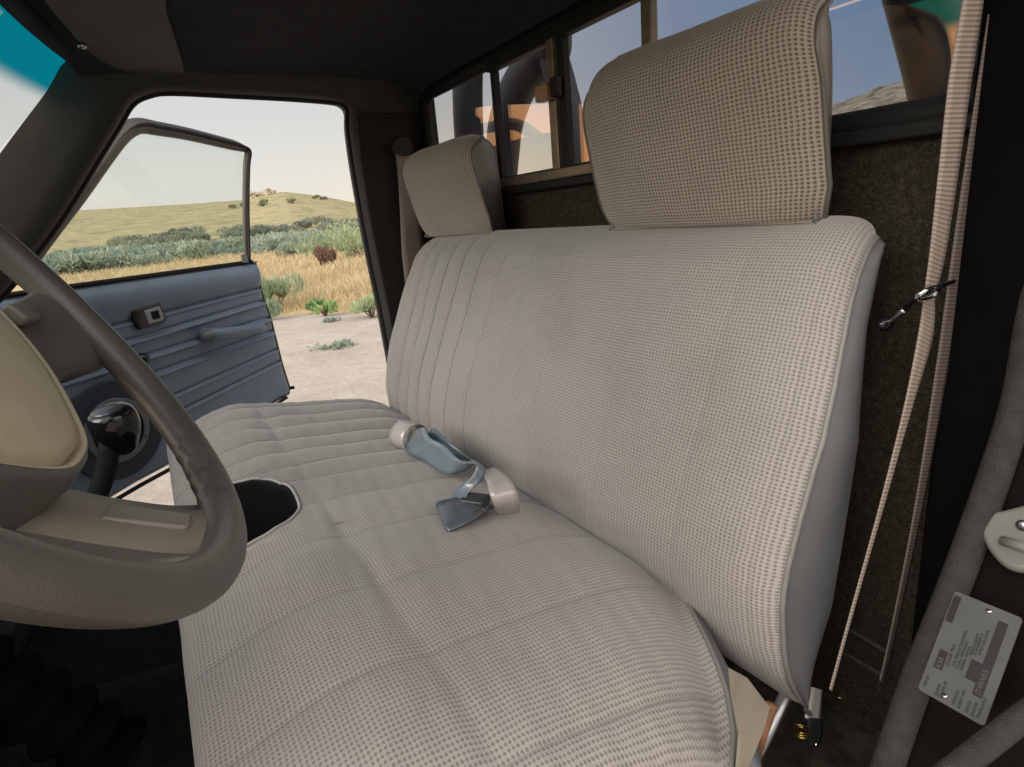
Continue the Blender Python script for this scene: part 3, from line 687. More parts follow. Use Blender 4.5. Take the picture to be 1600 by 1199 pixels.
# ------------------------------------------------------------------ passenger door, swung open
DO = np.array([1.42, 1.13, 0.]); DD = np.array([.589, -.808, 0.]); DN = np.cross(DD, (0, 0, 1.)); DN = DN/np.linalg.norm(DN)
if (CAM-DO)@DN < 0: DN = -DN
PT = np.array([2.175, .10, 0.])
DO = PT - DD*((PT-DO)@DD)
def dpt(u, v, off=0.): return onp(u, v, PT+DN*off, DN)
def dsz(u, v): p = dpt(u, v); return (p-DO)@DD, p[2]
def at_door(s, z, off=0.): return DO+DD*s+np.array([0, 0, z])+DN*off
door = thing('passenger_door', 'grey vinyl passenger door standing wide open over the dirt', 'door', tuple(DO+np.array([0, 0, -.2])))
def build_door():
    sL, zb = dsz(402, 412); sB, zB = dsz(455, 612)
    # outline of the trim panel: belt, latch edge (swelling), bottom
    Lz = np.array([dsz(u, v)[::-1] for u, v in [(402, 410), (410, 447), (416, 470), (426, 497), (434, 530), (444, 570), (455, 605)]])
    def latch_s(z): return np.interp(z, Lz[::-1, 0], Lz[::-1, 1])
    pb = [dsz(u, v) for u, v in [(455, 612), (283, 718), (205, 760), (120, 812)]]
    def bottom(s): return np.interp(s, [q[0] for q in pb[::-1]], [q[1] for q in pb[::-1]])
    def belt(s): return np.interp(s, [dsz(100, 456)[0], sL], [dsz(100, 456)[1], zb])
    ribs = [((411, 449), (164, 512), .006, 1), ((416, 474), (197, 540), .004, 0), ((428, 499), (228, 562), .004, 0), ((432, 520), (240, 590), .004, 0), ((437, 544), (267, 620), .006, 1), ((443, 562), (282, 642), .006, 1)]
    RB = [(dsz(*a), dsz(*b), w, k) for a, b, w, k in ribs]
    ns, nz = 170, 190; P = np.zeros((ns, nz, 3))
    for i, t in enumerate(np.linspace(0, 1, ns)):
        for j, q in enumerate(np.linspace(0, 1, nz)):
            s0 = .02 + t*(sL-.02); z = bottom(s0)+(belt(s0)-bottom(s0))*q
            s = .02+t*(latch_s(z)-.02)
            off = .0
            for (a, b, w, k) in RB:
                tt = (s-b[0])/(a[0]-b[0]); zl = b[1]+(a[1]-b[1])*tt; dz = z-zl
                if k: off += -.007*math.exp(-((dz)/.0045)**2) + .005*math.exp(-((dz+.009)/.005)**2)
                else: off += .011*math.exp(-((dz)/.006)**2)*1.0 - .006*math.exp(-((dz-.012)/.007)**2)
            zr = RB[0][1][1]+(RB[0][0][1]-RB[0][1][1])*(s-RB[0][1][0])/(RB[0][0][0]-RB[0][1][0])
            top = (z-zr)/(belt(s0)-zr+1e-6)
            if top > 0: off += .018*math.sin(min(1, top)*math.pi*.9)
            e = min(q, 1-q, (1-t)*1.5); off -= .014*math.exp(-e/.012)
            P[i, j] = at_door(s, z, off)
    v, f, _ = grid(P); mesh('trim_panel', v, f, 'door_vinyl', door)
    # door shell behind the trim
    out = [at_door(.0, bottom(0)-.02), at_door(sB, zB-.012), *[at_door(q[1]+.006, q[0]) for q in Lz[::-1]], at_door(sL, belt(sL)+.004), at_door(.02, belt(.02)+.004)]
    v, f, _ = prism(np.array(out)-DN*.006, -DN*.085); mesh('door_shell', v, f, 'black_paint', door, smooth=False, bevel=.008)
    # belt rubber
    put('belt_rubber', tube([at_door(.05, belt(.05)+.010, -.015), at_door(sL-.01, belt(sL)+.008, -.015)], .008, 8), 'black_rubber', door)
    # window frame (tube): up the A side, over, down the latch side
    fr = [(385, 408), (383, 330), (384, 262), (386, 238), (374, 230), (340, 221), (290, 209), (245, 201), (222, 197), (205, 200), (186, 214), (160, 246), (120, 300), (80, 350), (30, 414)]
    FP = np.array([dpt(u, v, -.03) for u, v in fr])
    outer = np.concatenate([FP[:4], FP[4:]])
    path = np.array([*catmull(outer, 5)])
    rr = np.interp(np.arange(len(path)), [0, 17, 22, 40, len(path)-1], [.010, .012, .021, .026, .034])
    v, f, u = tube(path, rr, 14, flat=.9); fo = mesh('window_frame', v, f, 'pillar_trim', door)
    fo.data.materials[0] = M['frame_paint']
    put('frame_seal', tube(path-DN*.0+DN*.018, rr*.35, 8), 'black_rubber', fo)
    # glass, mostly raised
    gp = [dpt(u, v, -.045) for u, v in [(383, 409), (384, 236), (225, 204), (205, 208), (160, 256), (60, 375), (30, 420), (20, 460)]]
    v, f, _ = prism(gp, -DN*.004); mesh('window_glass', v, f, 'door_glass', door, smooth=False)
    put('guide_bracket', merge([box(dpt(382, 404, .0), (.022, .02, .03)), box(dpt(398, 410, -.01), (.03, .014, .008))]), 'steel', door, smooth=False)
    # inside handle
    def dp(poly, o0, o1): return prism(np.array([dpt(u, v, 0)+DN*o1 for u, v in poly]), -DN*(o1-o0))
    hb = put('handle_bezel', dp([(200, 486), (245, 473), (256, 497), (254, 503), (214, 516), (207, 508)], 0, .016), 'knob_black', door, smooth=False, bevel=.004)
    put('inside_handle', dp([(219, 486), (243, 479), (250, 496), (249, 501), (226, 507)], .012, .021), 'handle_grey', hb, smooth=False, bevel=.003)
    put('handle_recess', dp([(228, 488), (240, 485), (243, 497), (232, 500)], .02, .0225), 'liner_black', hb, smooth=False)
    # pull handle
    a, b = dpt(318, 524), dpt(398, 512)
    pts = [a+DN*.0, a+DN*.045+(b-a)*.05, a*.5+b*.5+DN*.055, b+DN*.045-(b-a)*.04, b+DN*.0]
    ph = put('pull_handle', tube(catmull(pts, 8), np.interp(np.arange(33), [0, 6, 20, 32], [.028, .024, .018, .016]), 14, flat=.8), 'door_vinyl', door)
    put('handle_cap', ellipsoid(a+DN*.03, (.032, .032, .024)), 'door_vinyl_dark', ph)
    # crank
    put('window_crank', merge([ellipsoid(dpt(222, 562, .02), (.022, .022, .02)), tube([dpt(222, 562, .02), dpt(180, 590, .03)], .008, 10)]), 'knob_black', door)
    # speaker
    c = dpt(180, 672, .004); 
    def disc(rx, o, n=36): return [c+DN*o+DD*rx*math.cos(2*math.pi*k/n)+np.array([0, 0, rx*math.sin(2*math.pi*k/n)]) for k in range(n)]
    put('speaker_ring', prism(disc(.150, .010), -DN*.012), 'speaker_navy', door, smooth=False, bevel=.004)
    put('speaker_ring', prism(disc(.098, .018), -DN*.010), 'door_vinyl_dark', door, smooth=False, bevel=.004)
    sp = put('speaker_grille', prism(disc(.078, .022), -DN*.008), 'liner_black', door, smooth=False, bevel=.003)
    for k in range(4):
        a = R(45+90*k+12); put('speaker_screw', ellipsoid(c+DN*.015+DD*.088*math.cos(a)+np.array([0, 0, .088*math.sin(a)]), (.005, .005, .005)), 'knob_black', sp)
    b0 = dpt(206, 705, .02); put('speaker_badge', box(b0, (.045, .004, .010), math.atan2(DD[1], DD[0])), 'pale_piping', sp, smooth=False, bevel=.002)
    # lower seal
    put('door_bottom_seal', tube([at_door(s, bottom(s)-.012, .0) for s in np.linspace(.0, sB-.03, 20)], .007, 8), 'black_rubber', door)
    # latch bits on the rear edge
    put('latch', box(dpt(456, 606, -.02), (.012, .02, .012)), 'knob_black', door, smooth=False)
build_door()

# ------------------------------------------------------------------ roll bar in the bed
def roll_bar():
    rb = thing('roll_bar', 'black tubular roll bar standing in the truck bed behind the rear window', 'roll bar', (.64, -.55, -.35))
    Y = -.45
    pl = [(1.44, Y, -.35), (1.44, Y, .2), (1.435, Y, .62), (1.425, Y, .80), (1.38, Y, .96), (1.28, Y, 1.02), (.9, Y, 1.04), (.4, Y, 1.04), (.25, Y, 1.02), (.19, Y, .95), (.155, Y, .80), (.075, Y, .55), (.0, Y, .2), (-.05, Y, -.35)]
    put('main_hoop', tube(catmull(pl, 8), .046, 18), 'roll_bar_black', rb)
    Y = -.70
    l2 = [(782, 330), (782, 285), (785, 240), (790, 195), (804, 150), (822, 118), (846, 92), (862, 70)]
    P = [on(u, v, 1, Y) for u, v in l2]; P = [P[0]+np.array([.06, 0, -.85])] + P + [P[-1]+np.array([-.2, .16, .10])]
    put('rear_brace', tube(catmull(P, 6), np.interp(np.arange(55), [0, 54], [.062, .062]), 18), 'roll_bar_black', rb)
    l3 = [(912, 330), (906, 285), (898, 235), (888, 180), (876, 130), (866, 95), (856, 60)]
    P = [on(u, v, 1, Y) for u, v in l3]; P = [P[0]+np.array([-.05, 0, -.85])] + P + [P[-1]+np.array([-.08, .12, .08])]
    put('rear_brace', tube(catmull(P, 6), .046, 18), 'roll_bar_black', rb)
roll_bar()

# ------------------------------------------------------------------ bench seat
bench = thing('bench_seat', 'light grey houndstooth cloth bench seat with pleated cushion and backrest', 'bench seat', (.64, .25, -.33))
BS = [.03, .136, .291, .468, .60, .71, .795, .875, .95, 1.02, 1.09, 1.155, 1.215]
CS = [.0, .14, .28, .42, .555, .65, .73, .81, .89, .98, 1.07, 1.16]
def seam_shade_amt(x, seams): return math.exp(-(min(abs(x-q) for q in seams)/.0016)**2)
def billow(x, seams):                                            # padding swelling between two seams
    k = int(np.searchsorted(seams, x)); a = seams[k-1] if k else seams[0]-.06; b = seams[k] if k < len(seams) else seams[-1]+.06
    return math.sin(math.pi*max(0, min(1, (x-a)/(b-a))))**.75
def pleat(x, seams, depth, puff, wd=.0045):
    d = 0.; s = np.array(seams); k = np.argmin(abs(s-x)); dx = x-s[k]
    d -= depth*.55*math.exp(-(dx/(wd*.8))**2) + depth*.6*math.exp(-(abs(dx)/(wd*4.5))**1.3)
    return d*(1+.25*math.sin(x*37)) + puff
W_S = lambda x, y, a: a*(math.sin(x*11+y*7)*math.sin(y*9-x*4)+.5*math.sin(x*23-y*17+1.3)*math.sin(y*21))
def backrest():
    prof = catmull([(-.060, -.10), (-.030, -.06), (-.006, -.005), (.006, .06), (-.002, .12), (-.024, .19), (-.060, .275), (-.098, .36), (-.128, .415), (-.152, .447), (-.180, .462), (-.204, .458), (-.214, .44)], 14)
    X0, X1 = .0, 1.285
    s = np.concatenate([[0], np.cumsum(np.linalg.norm(np.diff(prof, axis=0), axis=1))]); T = np.gradient(prof, axis=0); T /= np.linalg.norm(T, axis=1)[:, None]
    Nn = np.stack([T[:, 1], -T[:, 0]], 1)                            # forward/up normal
    xs = np.unique(np.concatenate([np.linspace(X0, X1, 330)] + [np.linspace(q-.012, q+.012, 13) for q in BS])); xs = xs[(xs >= X0) & (xs <= X1)]
    P = np.zeros((len(xs), len(prof), 3)); U = np.zeros((len(xs), len(prof), 2))
    for i, x in enumerate(xs):
        e0 = (x-X0); e1 = (X1-x)
        rnd = -.024*math.exp(-e0/.018) - .055*math.exp(-e1/.055)
        crown = .012*(1-((x-.64)/.64)**4)
        # corner drop of the top edge at the ends
        for j in range(len(prof)):
            t = s[j]/s[-1]; fade = min(1, t/.12)*min(1, max(0, (.90-t)/.08)); 
            dp = .0007+.0068/(1+math.exp(-(x-.80)/.08))
            off = rnd*min(1, .25+t*3) + crown*fade + (.0095*billow(x, BS)-.0045)*fade*(.12+.88/(1+math.exp(-(x-.74)/.07))) + pleat(x, BS, dp, .002)*fade*(1+.30*math.sin(s[j]*170+x*40)*math.sin(s[j]*61)) + W_S(x, s[j]*1.0, .0030)*fade
            z = prof[j, 1]+off*Nn[j, 1]; y = prof[j, 0]+off*Nn[j, 0]
            z -= (.005*math.exp(-e0/.014)+.07*math.exp(-e1/.05))*max(0, t-.5)*2*.6
            xx = x
            if x < .25: xx += .030*math.exp(-e0/.06)*max(0, t-.55)/.45
            P[i, j] = (xx, y, z); U[i, j] = (x, s[j])
    v, f, u = grid(P, U); sm = np.repeat([seam_shade_amt(x, BS)*(.15+.4/(1+math.exp(-(x-.75)/.08))) for x in xs], len(prof)); o = mesh('backrest_cover', v, f, 'seat_cloth', bench, uv=u, seam_shade=sm)
    # side panels: near and far, vinyl, from the piped edge to the back
    for side, idx, X in ((0, 0, X0), (1, -1, X1)):
        E = P[idx]; m = len(E); sg = -1 if side == 0 else 1
        rows = []
        for t in np.linspace(0, 1, 12):
            row = E.copy(); back = np.array([(-.115-.18*max(0, min(1, (q[2]+.05)/.5))+.0) for q in E])
            back = np.minimum(back, -.09); back = np.maximum(back, -.245)
            back = np.interp(E[:, 2], [-.1, -.025, .039, .142, .259, .355, .398, .44, .47], [-.050, -.073, -.100, -.116, -.132, -.150, -.168, -.185, -.205])
            row[:, 1] = E[:, 1]*(1-t)+np.minimum(back, E[:, 1])*t
            row[:, 0] = X+sg*(.010*math.sin(t*math.pi*.9))+ (E[:, 0]-X)
            row[:, 2] = E[:, 2] - (.012*t if True else 0)
            rows.append(row)
        v2, f2, _ = grid(np.array(rows)); mesh('backrest_side', v2, f2, 'seat_vinyl', bench, label='smooth blue-grey vinyl side of the backrest')
        put('piping', tube(E[2:], .0033, 8), 'piping_vinyl', bench)
    # back shell
    put('backrest_back', box((.64, -.135, .17), (1.14, .05, .42)), 'seat_vinyl', bench, smooth=False, bevel=.02)
backrest()
def cushion():
    X0, X1 = -.065, 1.285
    def Yr(x): return float(np.interp(x-X0, [0, .006, .012, .035, .065, .095, .125, .2, .26], [.192, .168, .152, .122, .095, .075, .058, .018, 0]))
    def Fy(x):
        f = .552
        a, b = .462, .712                                            # gear lever notch
        if .42 < x < .76:
            uu = min(1, abs((x-(a+b)/2)/((b-a)/2))); f = .552-.178*(1-uu**2.7)**(1/2.7)
        e0 = x-X0; e1 = X1-x
        if e0 < .05: f -= .05*(1-math.sqrt(max(0, 1-((.05-e0)/.05)**2)))
        if e1 < .09: f -= .09*(1-math.sqrt(max(0, 1-((.09-e1)/.09)**2)))
        if .712 < x: f -= .012
        return f
    def Zt(x, y):
        z = .014+.068*(1-math.exp(-max(0, y-Yr(x))/.085)) + .018*math.exp(-((y-.40)/.13)**2)
        pas = 1/(1+math.exp(-(x-.80)/.06)); z += pas*(.012*math.exp(-((y-.38)/.14)**2)) 
        z -= .010*math.exp(-((x-.42)/.12)**2)*0
        z -= .052*math.exp(-(x-X0)/.045) + .040*math.exp(-(X1-x)/.05)
        cw = .25+.75*math.exp(-((x-.30)/.24)**2)+.6*math.exp(-((x-.98)/.13)**2); z -= cw*(.0035*math.exp(-((y-.338)/.010)**2) + .006*math.exp(-((y-.338)/.035)**2))
        return z
    xs = np.unique(np.concatenate([np.linspace(X0, X1, 300)] + [np.linspace(q-.012, q+.012, 11) for q in CS] + [np.linspace(.43, .50, 50), np.linspace(.68, .74, 50)])); xs = xs[(xs >= X0) & (xs <= X1)]
    ts = np.concatenate([np.linspace(-.04, .93, 110), np.linspace(.935, 1, 18)]); na = 10; nw = 8
    nj = len(ts)+na+nw; P = np.zeros((len(xs), nj, 3)); U = np.zeros((len(xs), nj, 2))
    for i, x in enumerate(xs):
        F = Fy(x); notch = .465 < x < .705; rr = .010+.020*min(1, max(0, (abs(x-.587)-.128)/.06))
        yend = F-rr; 
        # rear-near corner: the cushion is rounded off there
        yr = .0
        e0 = x-X0
        yr = Yr(x)
        for j, t in enumerate(ts):
            y = yr+(yend-yr)*t if t > 0 else yr+t*.5
            z = Zt(x, y); 
            front = max(0, (y-(yend-.14)))/.14
            if not notch: z -= .020*front**2
            fade = 1-.2*math.exp(-abs(y-.338)/.02)
            z += (.0045*billow(x, CS)-.002)*min(1, max(0, (y-yr)/.06))*(.45+.55/(1+math.exp(-(x-.74)/.07))) + pleat(x, CS, .0018+.0025/(1+math.exp(-(x-.7)/.1)), .003)*min(1, max(0, (y-yr+.01)/.04))*fade*(1+.30*math.sin(y*160+x*30)*math.sin(y*57)) + W_S(x+1, y, .0030)
            P[i, j] = (x, y, z); U[i, j] = (x, y)
        ze = P[i, len(ts)-1, 2]; ue = yend
        for k in range(na):
            a = (k+1)/na*math.pi/2; P[i, len(ts)+k] = (x, yend+rr*math.sin(a), ze-rr*(1-math.cos(a))); U[i, len(ts)+k] = (x, ue+rr*a)
        for k in range(nw):
            P[i, len(ts)+na+k] = (x, yend+rr-(.012*(k+1)/nw), ze-rr-.15*(k+1)/nw); U[i, len(ts)+na+k] = (x, ue+rr*1.57+.15*(k+1)/nw)
    v, f, u = grid(P, U); mi = []
    for q in f:
        i = q[0]//nj; j = q[0] % nj; x = xs[i]
        mi.append(1 if (.462 < x < .708 and j >= len(ts)+3) or (abs(Fy(x)-.552) > .03 and .42 < x < .76 and j >= len(ts)+3) else 0)
    mesh('cushion_cover', v, f, 'seat_cloth', bench, uv=u, mats=['liner_black'], midx=mi, seam_shade=np.repeat([seam_shade_amt(x, CS)*.55 for x in xs], nj))
    # piping along the notch
    sel = [i for i, x in enumerate(xs) if .448 < x < .724]; k = len(ts)+2
    put('notch_piping', tube(P[sel, k]+np.array([0, .001, .002]), .0023, 8), 'notch_trim', bench, label='pale piping round the gear lever notch')
    sel = [i for i, x in enumerate(xs)]
    # near side
    sel = [i for i, x in enumerate(xs) if x < .22][::-1]
    for E, sg in ((np.concatenate([P[sel, 0], P[0, 1:len(ts)+na]]), -1), (P[-1, :len(ts)+na], 1)):
        T = np.gradient(E, axis=0); O = np.stack([T[:, 1], -T[:, 0], 0*T[:, 0]], 1); O /= np.linalg.norm(O, axis=1)[:, None]+1e-9
        if sg < 0: O = -O
        if (O[len(O)//2, 0] > 0) != (sg > 0): O = -O
        rows = [E.copy()]
        if sg < 0:
            Xw = np.interp(E[:, 1], [-.05, .05, .18, .5, .6], [-.048, -.066, -.078, -.076, -.070]); Xw = np.maximum(Xw, E[:, 0]-.040)
            for t, dz in ((.35, .004), (.7, .012), (.9, .024), (1, .045), (1.04, .09), (1.02, .14), (.98, .21)):
                row = E.copy(); row[:, 0] = E[:, 0]*(1-t)+Xw*t; row[:, 2] = E[:, 2]-dz+.002*np.sin(np.arange(len(E))*.17+t*5); rows.append(row)
            rows = list(np.array(catmull(np.array(rows).reshape(len(rows), -1), 3)).reshape(-1, len(E), 3))
        else:
            for t in np.linspace(.1, 1, 10):
                row = E + O*(.012*math.sin(t*math.pi*.8)); row[:, 2] = E[:, 2]-.20*t; rows.append(row)
        v2, f2, _ = grid(np.array(rows)); mesh('cushion_side', v2, f2, 'seat_vinyl', bench)
        put('piping', tube(E, .0028, 8), 'piping_vinyl', bench)
    put('cushion_base', box((.62, .27, -.10), (1.25, .46, .10)), 'liner_black', bench, smooth=False)
    # beige skirt flap at the rear near corner and the rail
    A = np.array([on(u, v, 0, -.058) for u, v in [(1142, 1046), (1168, 1060), (1203, 1106), (1194, 1140), (1168, 1205), (1150, 1240), (1158, 1150), (1146, 1090)]])
    put('skirt_flap', prism(A, (.003, 0, 0)), 'beige_flap', bench, smooth=False, label='loose beige lining flap at the rear corner of the cushion')
    put('seat_rail', tube([on(1228, 1088, 0, -.02), on(1165, 1215, 0, -.02)], .007, 12), 'steel', bench)
    put('rail_bracket', tube([on(1206, 1100, 0, -.03), on(1176, 1190, 0, -.03)], .006, 10), 'rust', bench, label='rusty bracket beside the seat rail')
cushion()
def headrest(x0, x1, label, tp=.045, kz=1.):
    zb, zt = .462, .70
    h = thing('headrest', label, 'headrest', ((x0+x1)/2, -.16, zb))
    prof = catmull([(-.225, .455), (-.165, .455), (-.148, .470), (-.138, .50), (-.128, .54), (-.120, .58), (-.112, .62), (-.110, .65), (-.121, .680), (-.150, .700), (-.180, .703), (-.205, .690), (-.214, .66), (-.218, .60), (-.222, .50), (-.225, .455)], 8)
    prof[:, 1] = .455+(prof[:, 1]-.455)*kz
    s = np.concatenate([[0], np.cumsum(np.linalg.norm(np.diff(prof, axis=0), axis=1))]); xs = np.linspace(x0, x1, 70); xm = (x0+x1)/2; hw = (x1-x0)/2
    P = np.zeros((len(xs), len(prof), 3)); U = np.zeros((len(xs), len(prof), 2)); c = np.array([-.165, .56])
    for i, x in enumerate(xs):
        e = abs(x-xm)/hw
        for j in range(len(prof)):
            y, z = prof[j]; t = s[j]/s[-1]
            zt_ = max(0, (z-.60)/.10)
            drop = .018*max(0, (e-.82)/.18)**2.2*zt_
            yy = y - .020*e**4*(1 if y > -.16 else 0) - .010*max(0, e-.9)*10*.3
            hb = min(1, max(0, (-.140-y)/.075)); xx = xm+(x-xm)*(1-(tp/hw)*hb**.8)*(1-.05*zt_**1.5)*(1+.010*math.sin(math.pi*min(1, (z-.46)/.2)))
            P[i, j] = (xx, yy, z-drop+W_S(x*1.4, z, .0010)); U[i, j] = (x, s[j])
    v, f, u = grid(P, U); mesh('headrest_cover', v, f, 'headrest_cloth_shaded', h, uv=u)
    for idx, sg in ((0, -1), (-1, 1)):
        E = P[idx]; cc = E.mean(0); rows = []
        for t in np.linspace(0, 1, 8):
            tg = np.stack([E[:, 0], np.full(len(E), -.168), np.clip(E[:, 2], .50, .655)], 1); r = E*(1-t)+tg*t; r[:, 0] = E[:, 0]*(1-t**.5)+cc[0]*t**.5+sg*.005*math.sin(t*math.pi/2); rows.append(r)
        v2, f2, _ = grid(np.array(rows)); mesh('headrest_side', v2, f2, 'headrest_vinyl', h)
        put('piping', tube(E, .003, 8), 'headrest_vinyl', h)
    return h
headrest(.068, .455, 'large patterned headrest on the driver side, nearest the camera')
headrest(.835, 1.218, 'small-looking patterned headrest at the far passenger end of the bench', .05, .86)

# ------------------------------------------------------------------ lap belts on the bench
def belts():
    Z = lambda u, v, z: on(u, v, 2, z)
    b = thing('lap_belt', 'shiny blue lap belt curling out of the seat gap, with a rolled silver end', 'seat belt', tuple(Z(660, 700, .03)))
    # rolled silver loop: a near-cylinder of webbing
    A0, B0 = Z(628, 690, .095), Z(668, 700, .085)
    ax = np.array([-.045, -.028, .004]); c = Z(632, 676, .105); ax = Z(662, 688, .105)-Z(624, 676, .105); ax = ax/np.linalg.norm(ax)*.046
    L, Rr = [], []
    up = np.array([0, 0, 1.]); sd = np.cross(ax, up); sd /= np.linalg.norm(sd)
    for k in range(11):
        a = R(-60+26*k); rad = .030
        p = Z(628, 678, .095)+sd*rad*math.cos(a)+up*rad*math.sin(a)*.9; L.append(p); Rr.append(p+ax)
    put('rolled_end', ribbon(L, Rr, .0016, 4), 'belt_silver', b)
    put('webbing', ribbon([Z(640, 672, .095), Z(636, 706, .085), Z(662, 722, .082), Z(696, 741, .085), Z(724, 737, .092), Z(746, 722, .115)], [Z(664, 668, .13), Z(672, 684, .13), Z(695, 697, .125), Z(712, 714, .12), Z(724, 722, .118), Z(742, 724, .117)], .0016, 8), 'belt_blue', b)
    put('webbing', ribbon([Z(664, 684, .10), Z(690, 706, .09), Z(716, 716, .08), Z(745, 722, .07)], [Z(678, 668, .12), Z(702, 690, .11), Z(728, 712, .09), Z(752, 726, .075)], .0016, 8), 'belt_blue', b)
    b2 = thing('lap_belt', 'dark lap belt with a pale folded loop lying nearest the camera on the bench', 'seat belt', tuple(Z(760, 780, .03)))
    put('webbing', ribbon([Z(728, 724, .125), Z(744, 726, .135), Z(738, 744, .12), Z(718, 762, .10), Z(706, 778, .090), Z(716, 790, .085)], [Z(740, 718, .125), Z(757, 732, .125), Z(752, 752, .11), Z(732, 770, .098), Z(728, 786, .088), Z(744, 796, .086)], .0016, 8), 'belt_blue', b2)
    put('webbing', ribbon([Z(722, 776, .088), Z(704, 780, .092), Z(684, 785, .088), Z(682, 792, .085)], [Z(763, 798, .082), Z(740, 812, .090), Z(704, 829, .088), Z(698, 828, .085)], .002, 8), 'belt_navy', b2)
    put('pale_loop', ribbon([Z(753, 736, .09), Z(758, 748, .125), Z(764, 768, .128), Z(771, 788, .112), Z(779, 804, .083)], [Z(774, 731, .11), Z(793, 744, .135), Z(806, 764, .128), Z(812, 784, .108), Z(811, 801, .083)], .002, 8), 'belt_silver', b2)
    put('buckle', box(Z(742, 783, .086), (.040, .030, .014), R(35)), 'buckle_dark', b2, smooth=False, bevel=.003)
    put('buckle_tongue', box(Z(760, 792, .084), (.030, .010, .003), R(35)), 'chrome', b2, smooth=False)
belts()
# shoulder belts at the near pillar
def shoulder():
    X = -.05
    P = lambda u, v, x=X: on(u, v, 0, x)
    b = thing('shoulder_belt', 'ribbed pinkish shoulder belt hanging through the wire guide beside the seat', 'seat belt', tuple(P(1450, 480)))
    put('webbing', ribbon([P(1512, -60), P(1505, 0), P(1484, 120), P(1468, 260), P(1455, 380), P(1446, 450)], [P(1545, -60), P(1536, 0), P(1518, 120), P(1498, 260), P(1478, 390), P(1464, 452)], .0014, 8), 'belt_pink', b)
    put('webbing', ribbon([P(1444, 462), P(1436, 520), P(1412, 640), P(1372, 800), P(1328, 960), P(1296, 1078)], [P(1460, 464), P(1456, 530), P(1424, 640), P(1378, 800), P(1332, 960), P(1299, 1080)], .0014, 8), 'belt_pink', b)
    b2 = thing('shoulder_belt', 'duller second belt strand running behind the pinkish shoulder belt', 'seat belt', tuple(P(1490, 480, -.03)))
    X2 = -.035
    put('webbing', ribbon([P(1556, -60, X2), P(1548, 0, X2), P(1520, 180, X2), P(1490, 380, X2), P(1462, 580, X2), P(1428, 800, X2), P(1392, 985, X2), P(1374, 1065, X2)], [P(1584, -60, X2), P(1576, 0, X2), P(1548, 180, X2), P(1513, 380, X2), P(1480, 580, X2), P(1440, 800, X2), P(1400, 988, X2), P(1380, 1068, X2)], .0014, 8), 'belt_dim', b2)
    g = thing('belt_guide', 'chrome wire belt guide hooked from the backrest side to the shoulder belt', 'belt guide', tuple(P(1380, 510, -.01)))
    put('guide_wire', tube(catmull([P(1372, 514, .0), P(1390, 503, -.012), P(1414, 484, -.03)], 6), .0035, 8), 'chrome', g)
    put('guide_wire', tube(catmull([P(1414, 484, -.03), P(1432, 466, -.05), P(1450, 455, -.065), P(1472, 446, -.065), P(1490, 440, -.04)], 6), .0026, 8), 'knob_black', g)
    put('guide_ring', tube(catmull([P(1434, 467, -.06), P(1441, 457, -.066), P(1460, 450, -.066), P(1466, 456, -.060), P(1452, 464, -.055)], 5, True), .0026, 8, closed=True), 'chrome', g)
    put('guide_clip', ellipsoid(P(1384, 506, -.008), (.007, .012, .008)), 'knob_black', g)
    # floor end: pale folded loop, bolt and brass washers
    e = thing('belt_anchor', 'pale folded belt end with a chrome bolt and brass washers on the floor', 'belt anchor', tuple(P(1272, 1140, .02)))
    Q = lambda u, v: on(u, v, 0, .03)
    put('folded_end', ribbon([Q(1268, 1074), Q(1266, 1090), Q(1262, 1108), Q(1258, 1122)], [Q(1284, 1078), Q(1283, 1092), Q(1282, 1110), Q(1281, 1124)], .003, 5), 'pale_piping', e)
    put('plastic_sleeve', ribbon([Q(1262, 1120), Q(1262, 1140), Q(1264, 1160)], [Q(1283, 1122), Q(1284, 1142), Q(1280, 1160)], .004, 5), 'buckle_dark', e)
    put('bolt', ellipsoid(Q(1275, 1164), (.004, .004, .005)), 'chrome', e)
    for k in range(3):
        c = Q(1252, 1143)+np.array([0, 0, .001*k]); ring = [c+np.array([(.011-.003*k)*math.cos(a), (.011-.003*k)*math.sin(a), 0]) for a in np.linspace(0, 2*math.pi, 20, endpoint=False)]
        put('washer', tube(ring, .0012, 6, closed=True), 'brass', e)
    c = on(1312, 1086, 2, -.29); o = put('coin', merge([ellipsoid(c, (.008, .008, .002)), ellipsoid(c+np.array([-.012, -.01, 0]), (.007, .007, .002))]), 'brass'); tag(o, 'small coppery bits lying on the carpet behind the belt end', 'debris')
    # far passenger belt
    f = thing('shoulder_belt', 'pale pink shoulder belt hanging on the far pillar behind the passenger headrest', 'seat belt', tuple(on(628, 300, 0, 1.34)))
    G = lambda u, v: on(u, v, 0, 1.335)
    put('webbing', ribbon([G(618, 240), G(622, 280), G(625, 330), G(628, 395), G(634, 450)], [G(644, 242), G(648, 280), G(655, 330), G(664, 395), G(670, 450)], .0015, 6), 'belt_pink', f)
    put('belt_loop_cover', prism(catmull([G(612, 236), G(614, 222), G(627, 214), G(640, 222), G(643, 240), G(628, 244)], 3, True), (-.012, 0, 0)), 'pillar_trim', f, smooth=False, bevel=.003).data.materials.__setitem__(0, M['weatherstrip'])
shoulder()

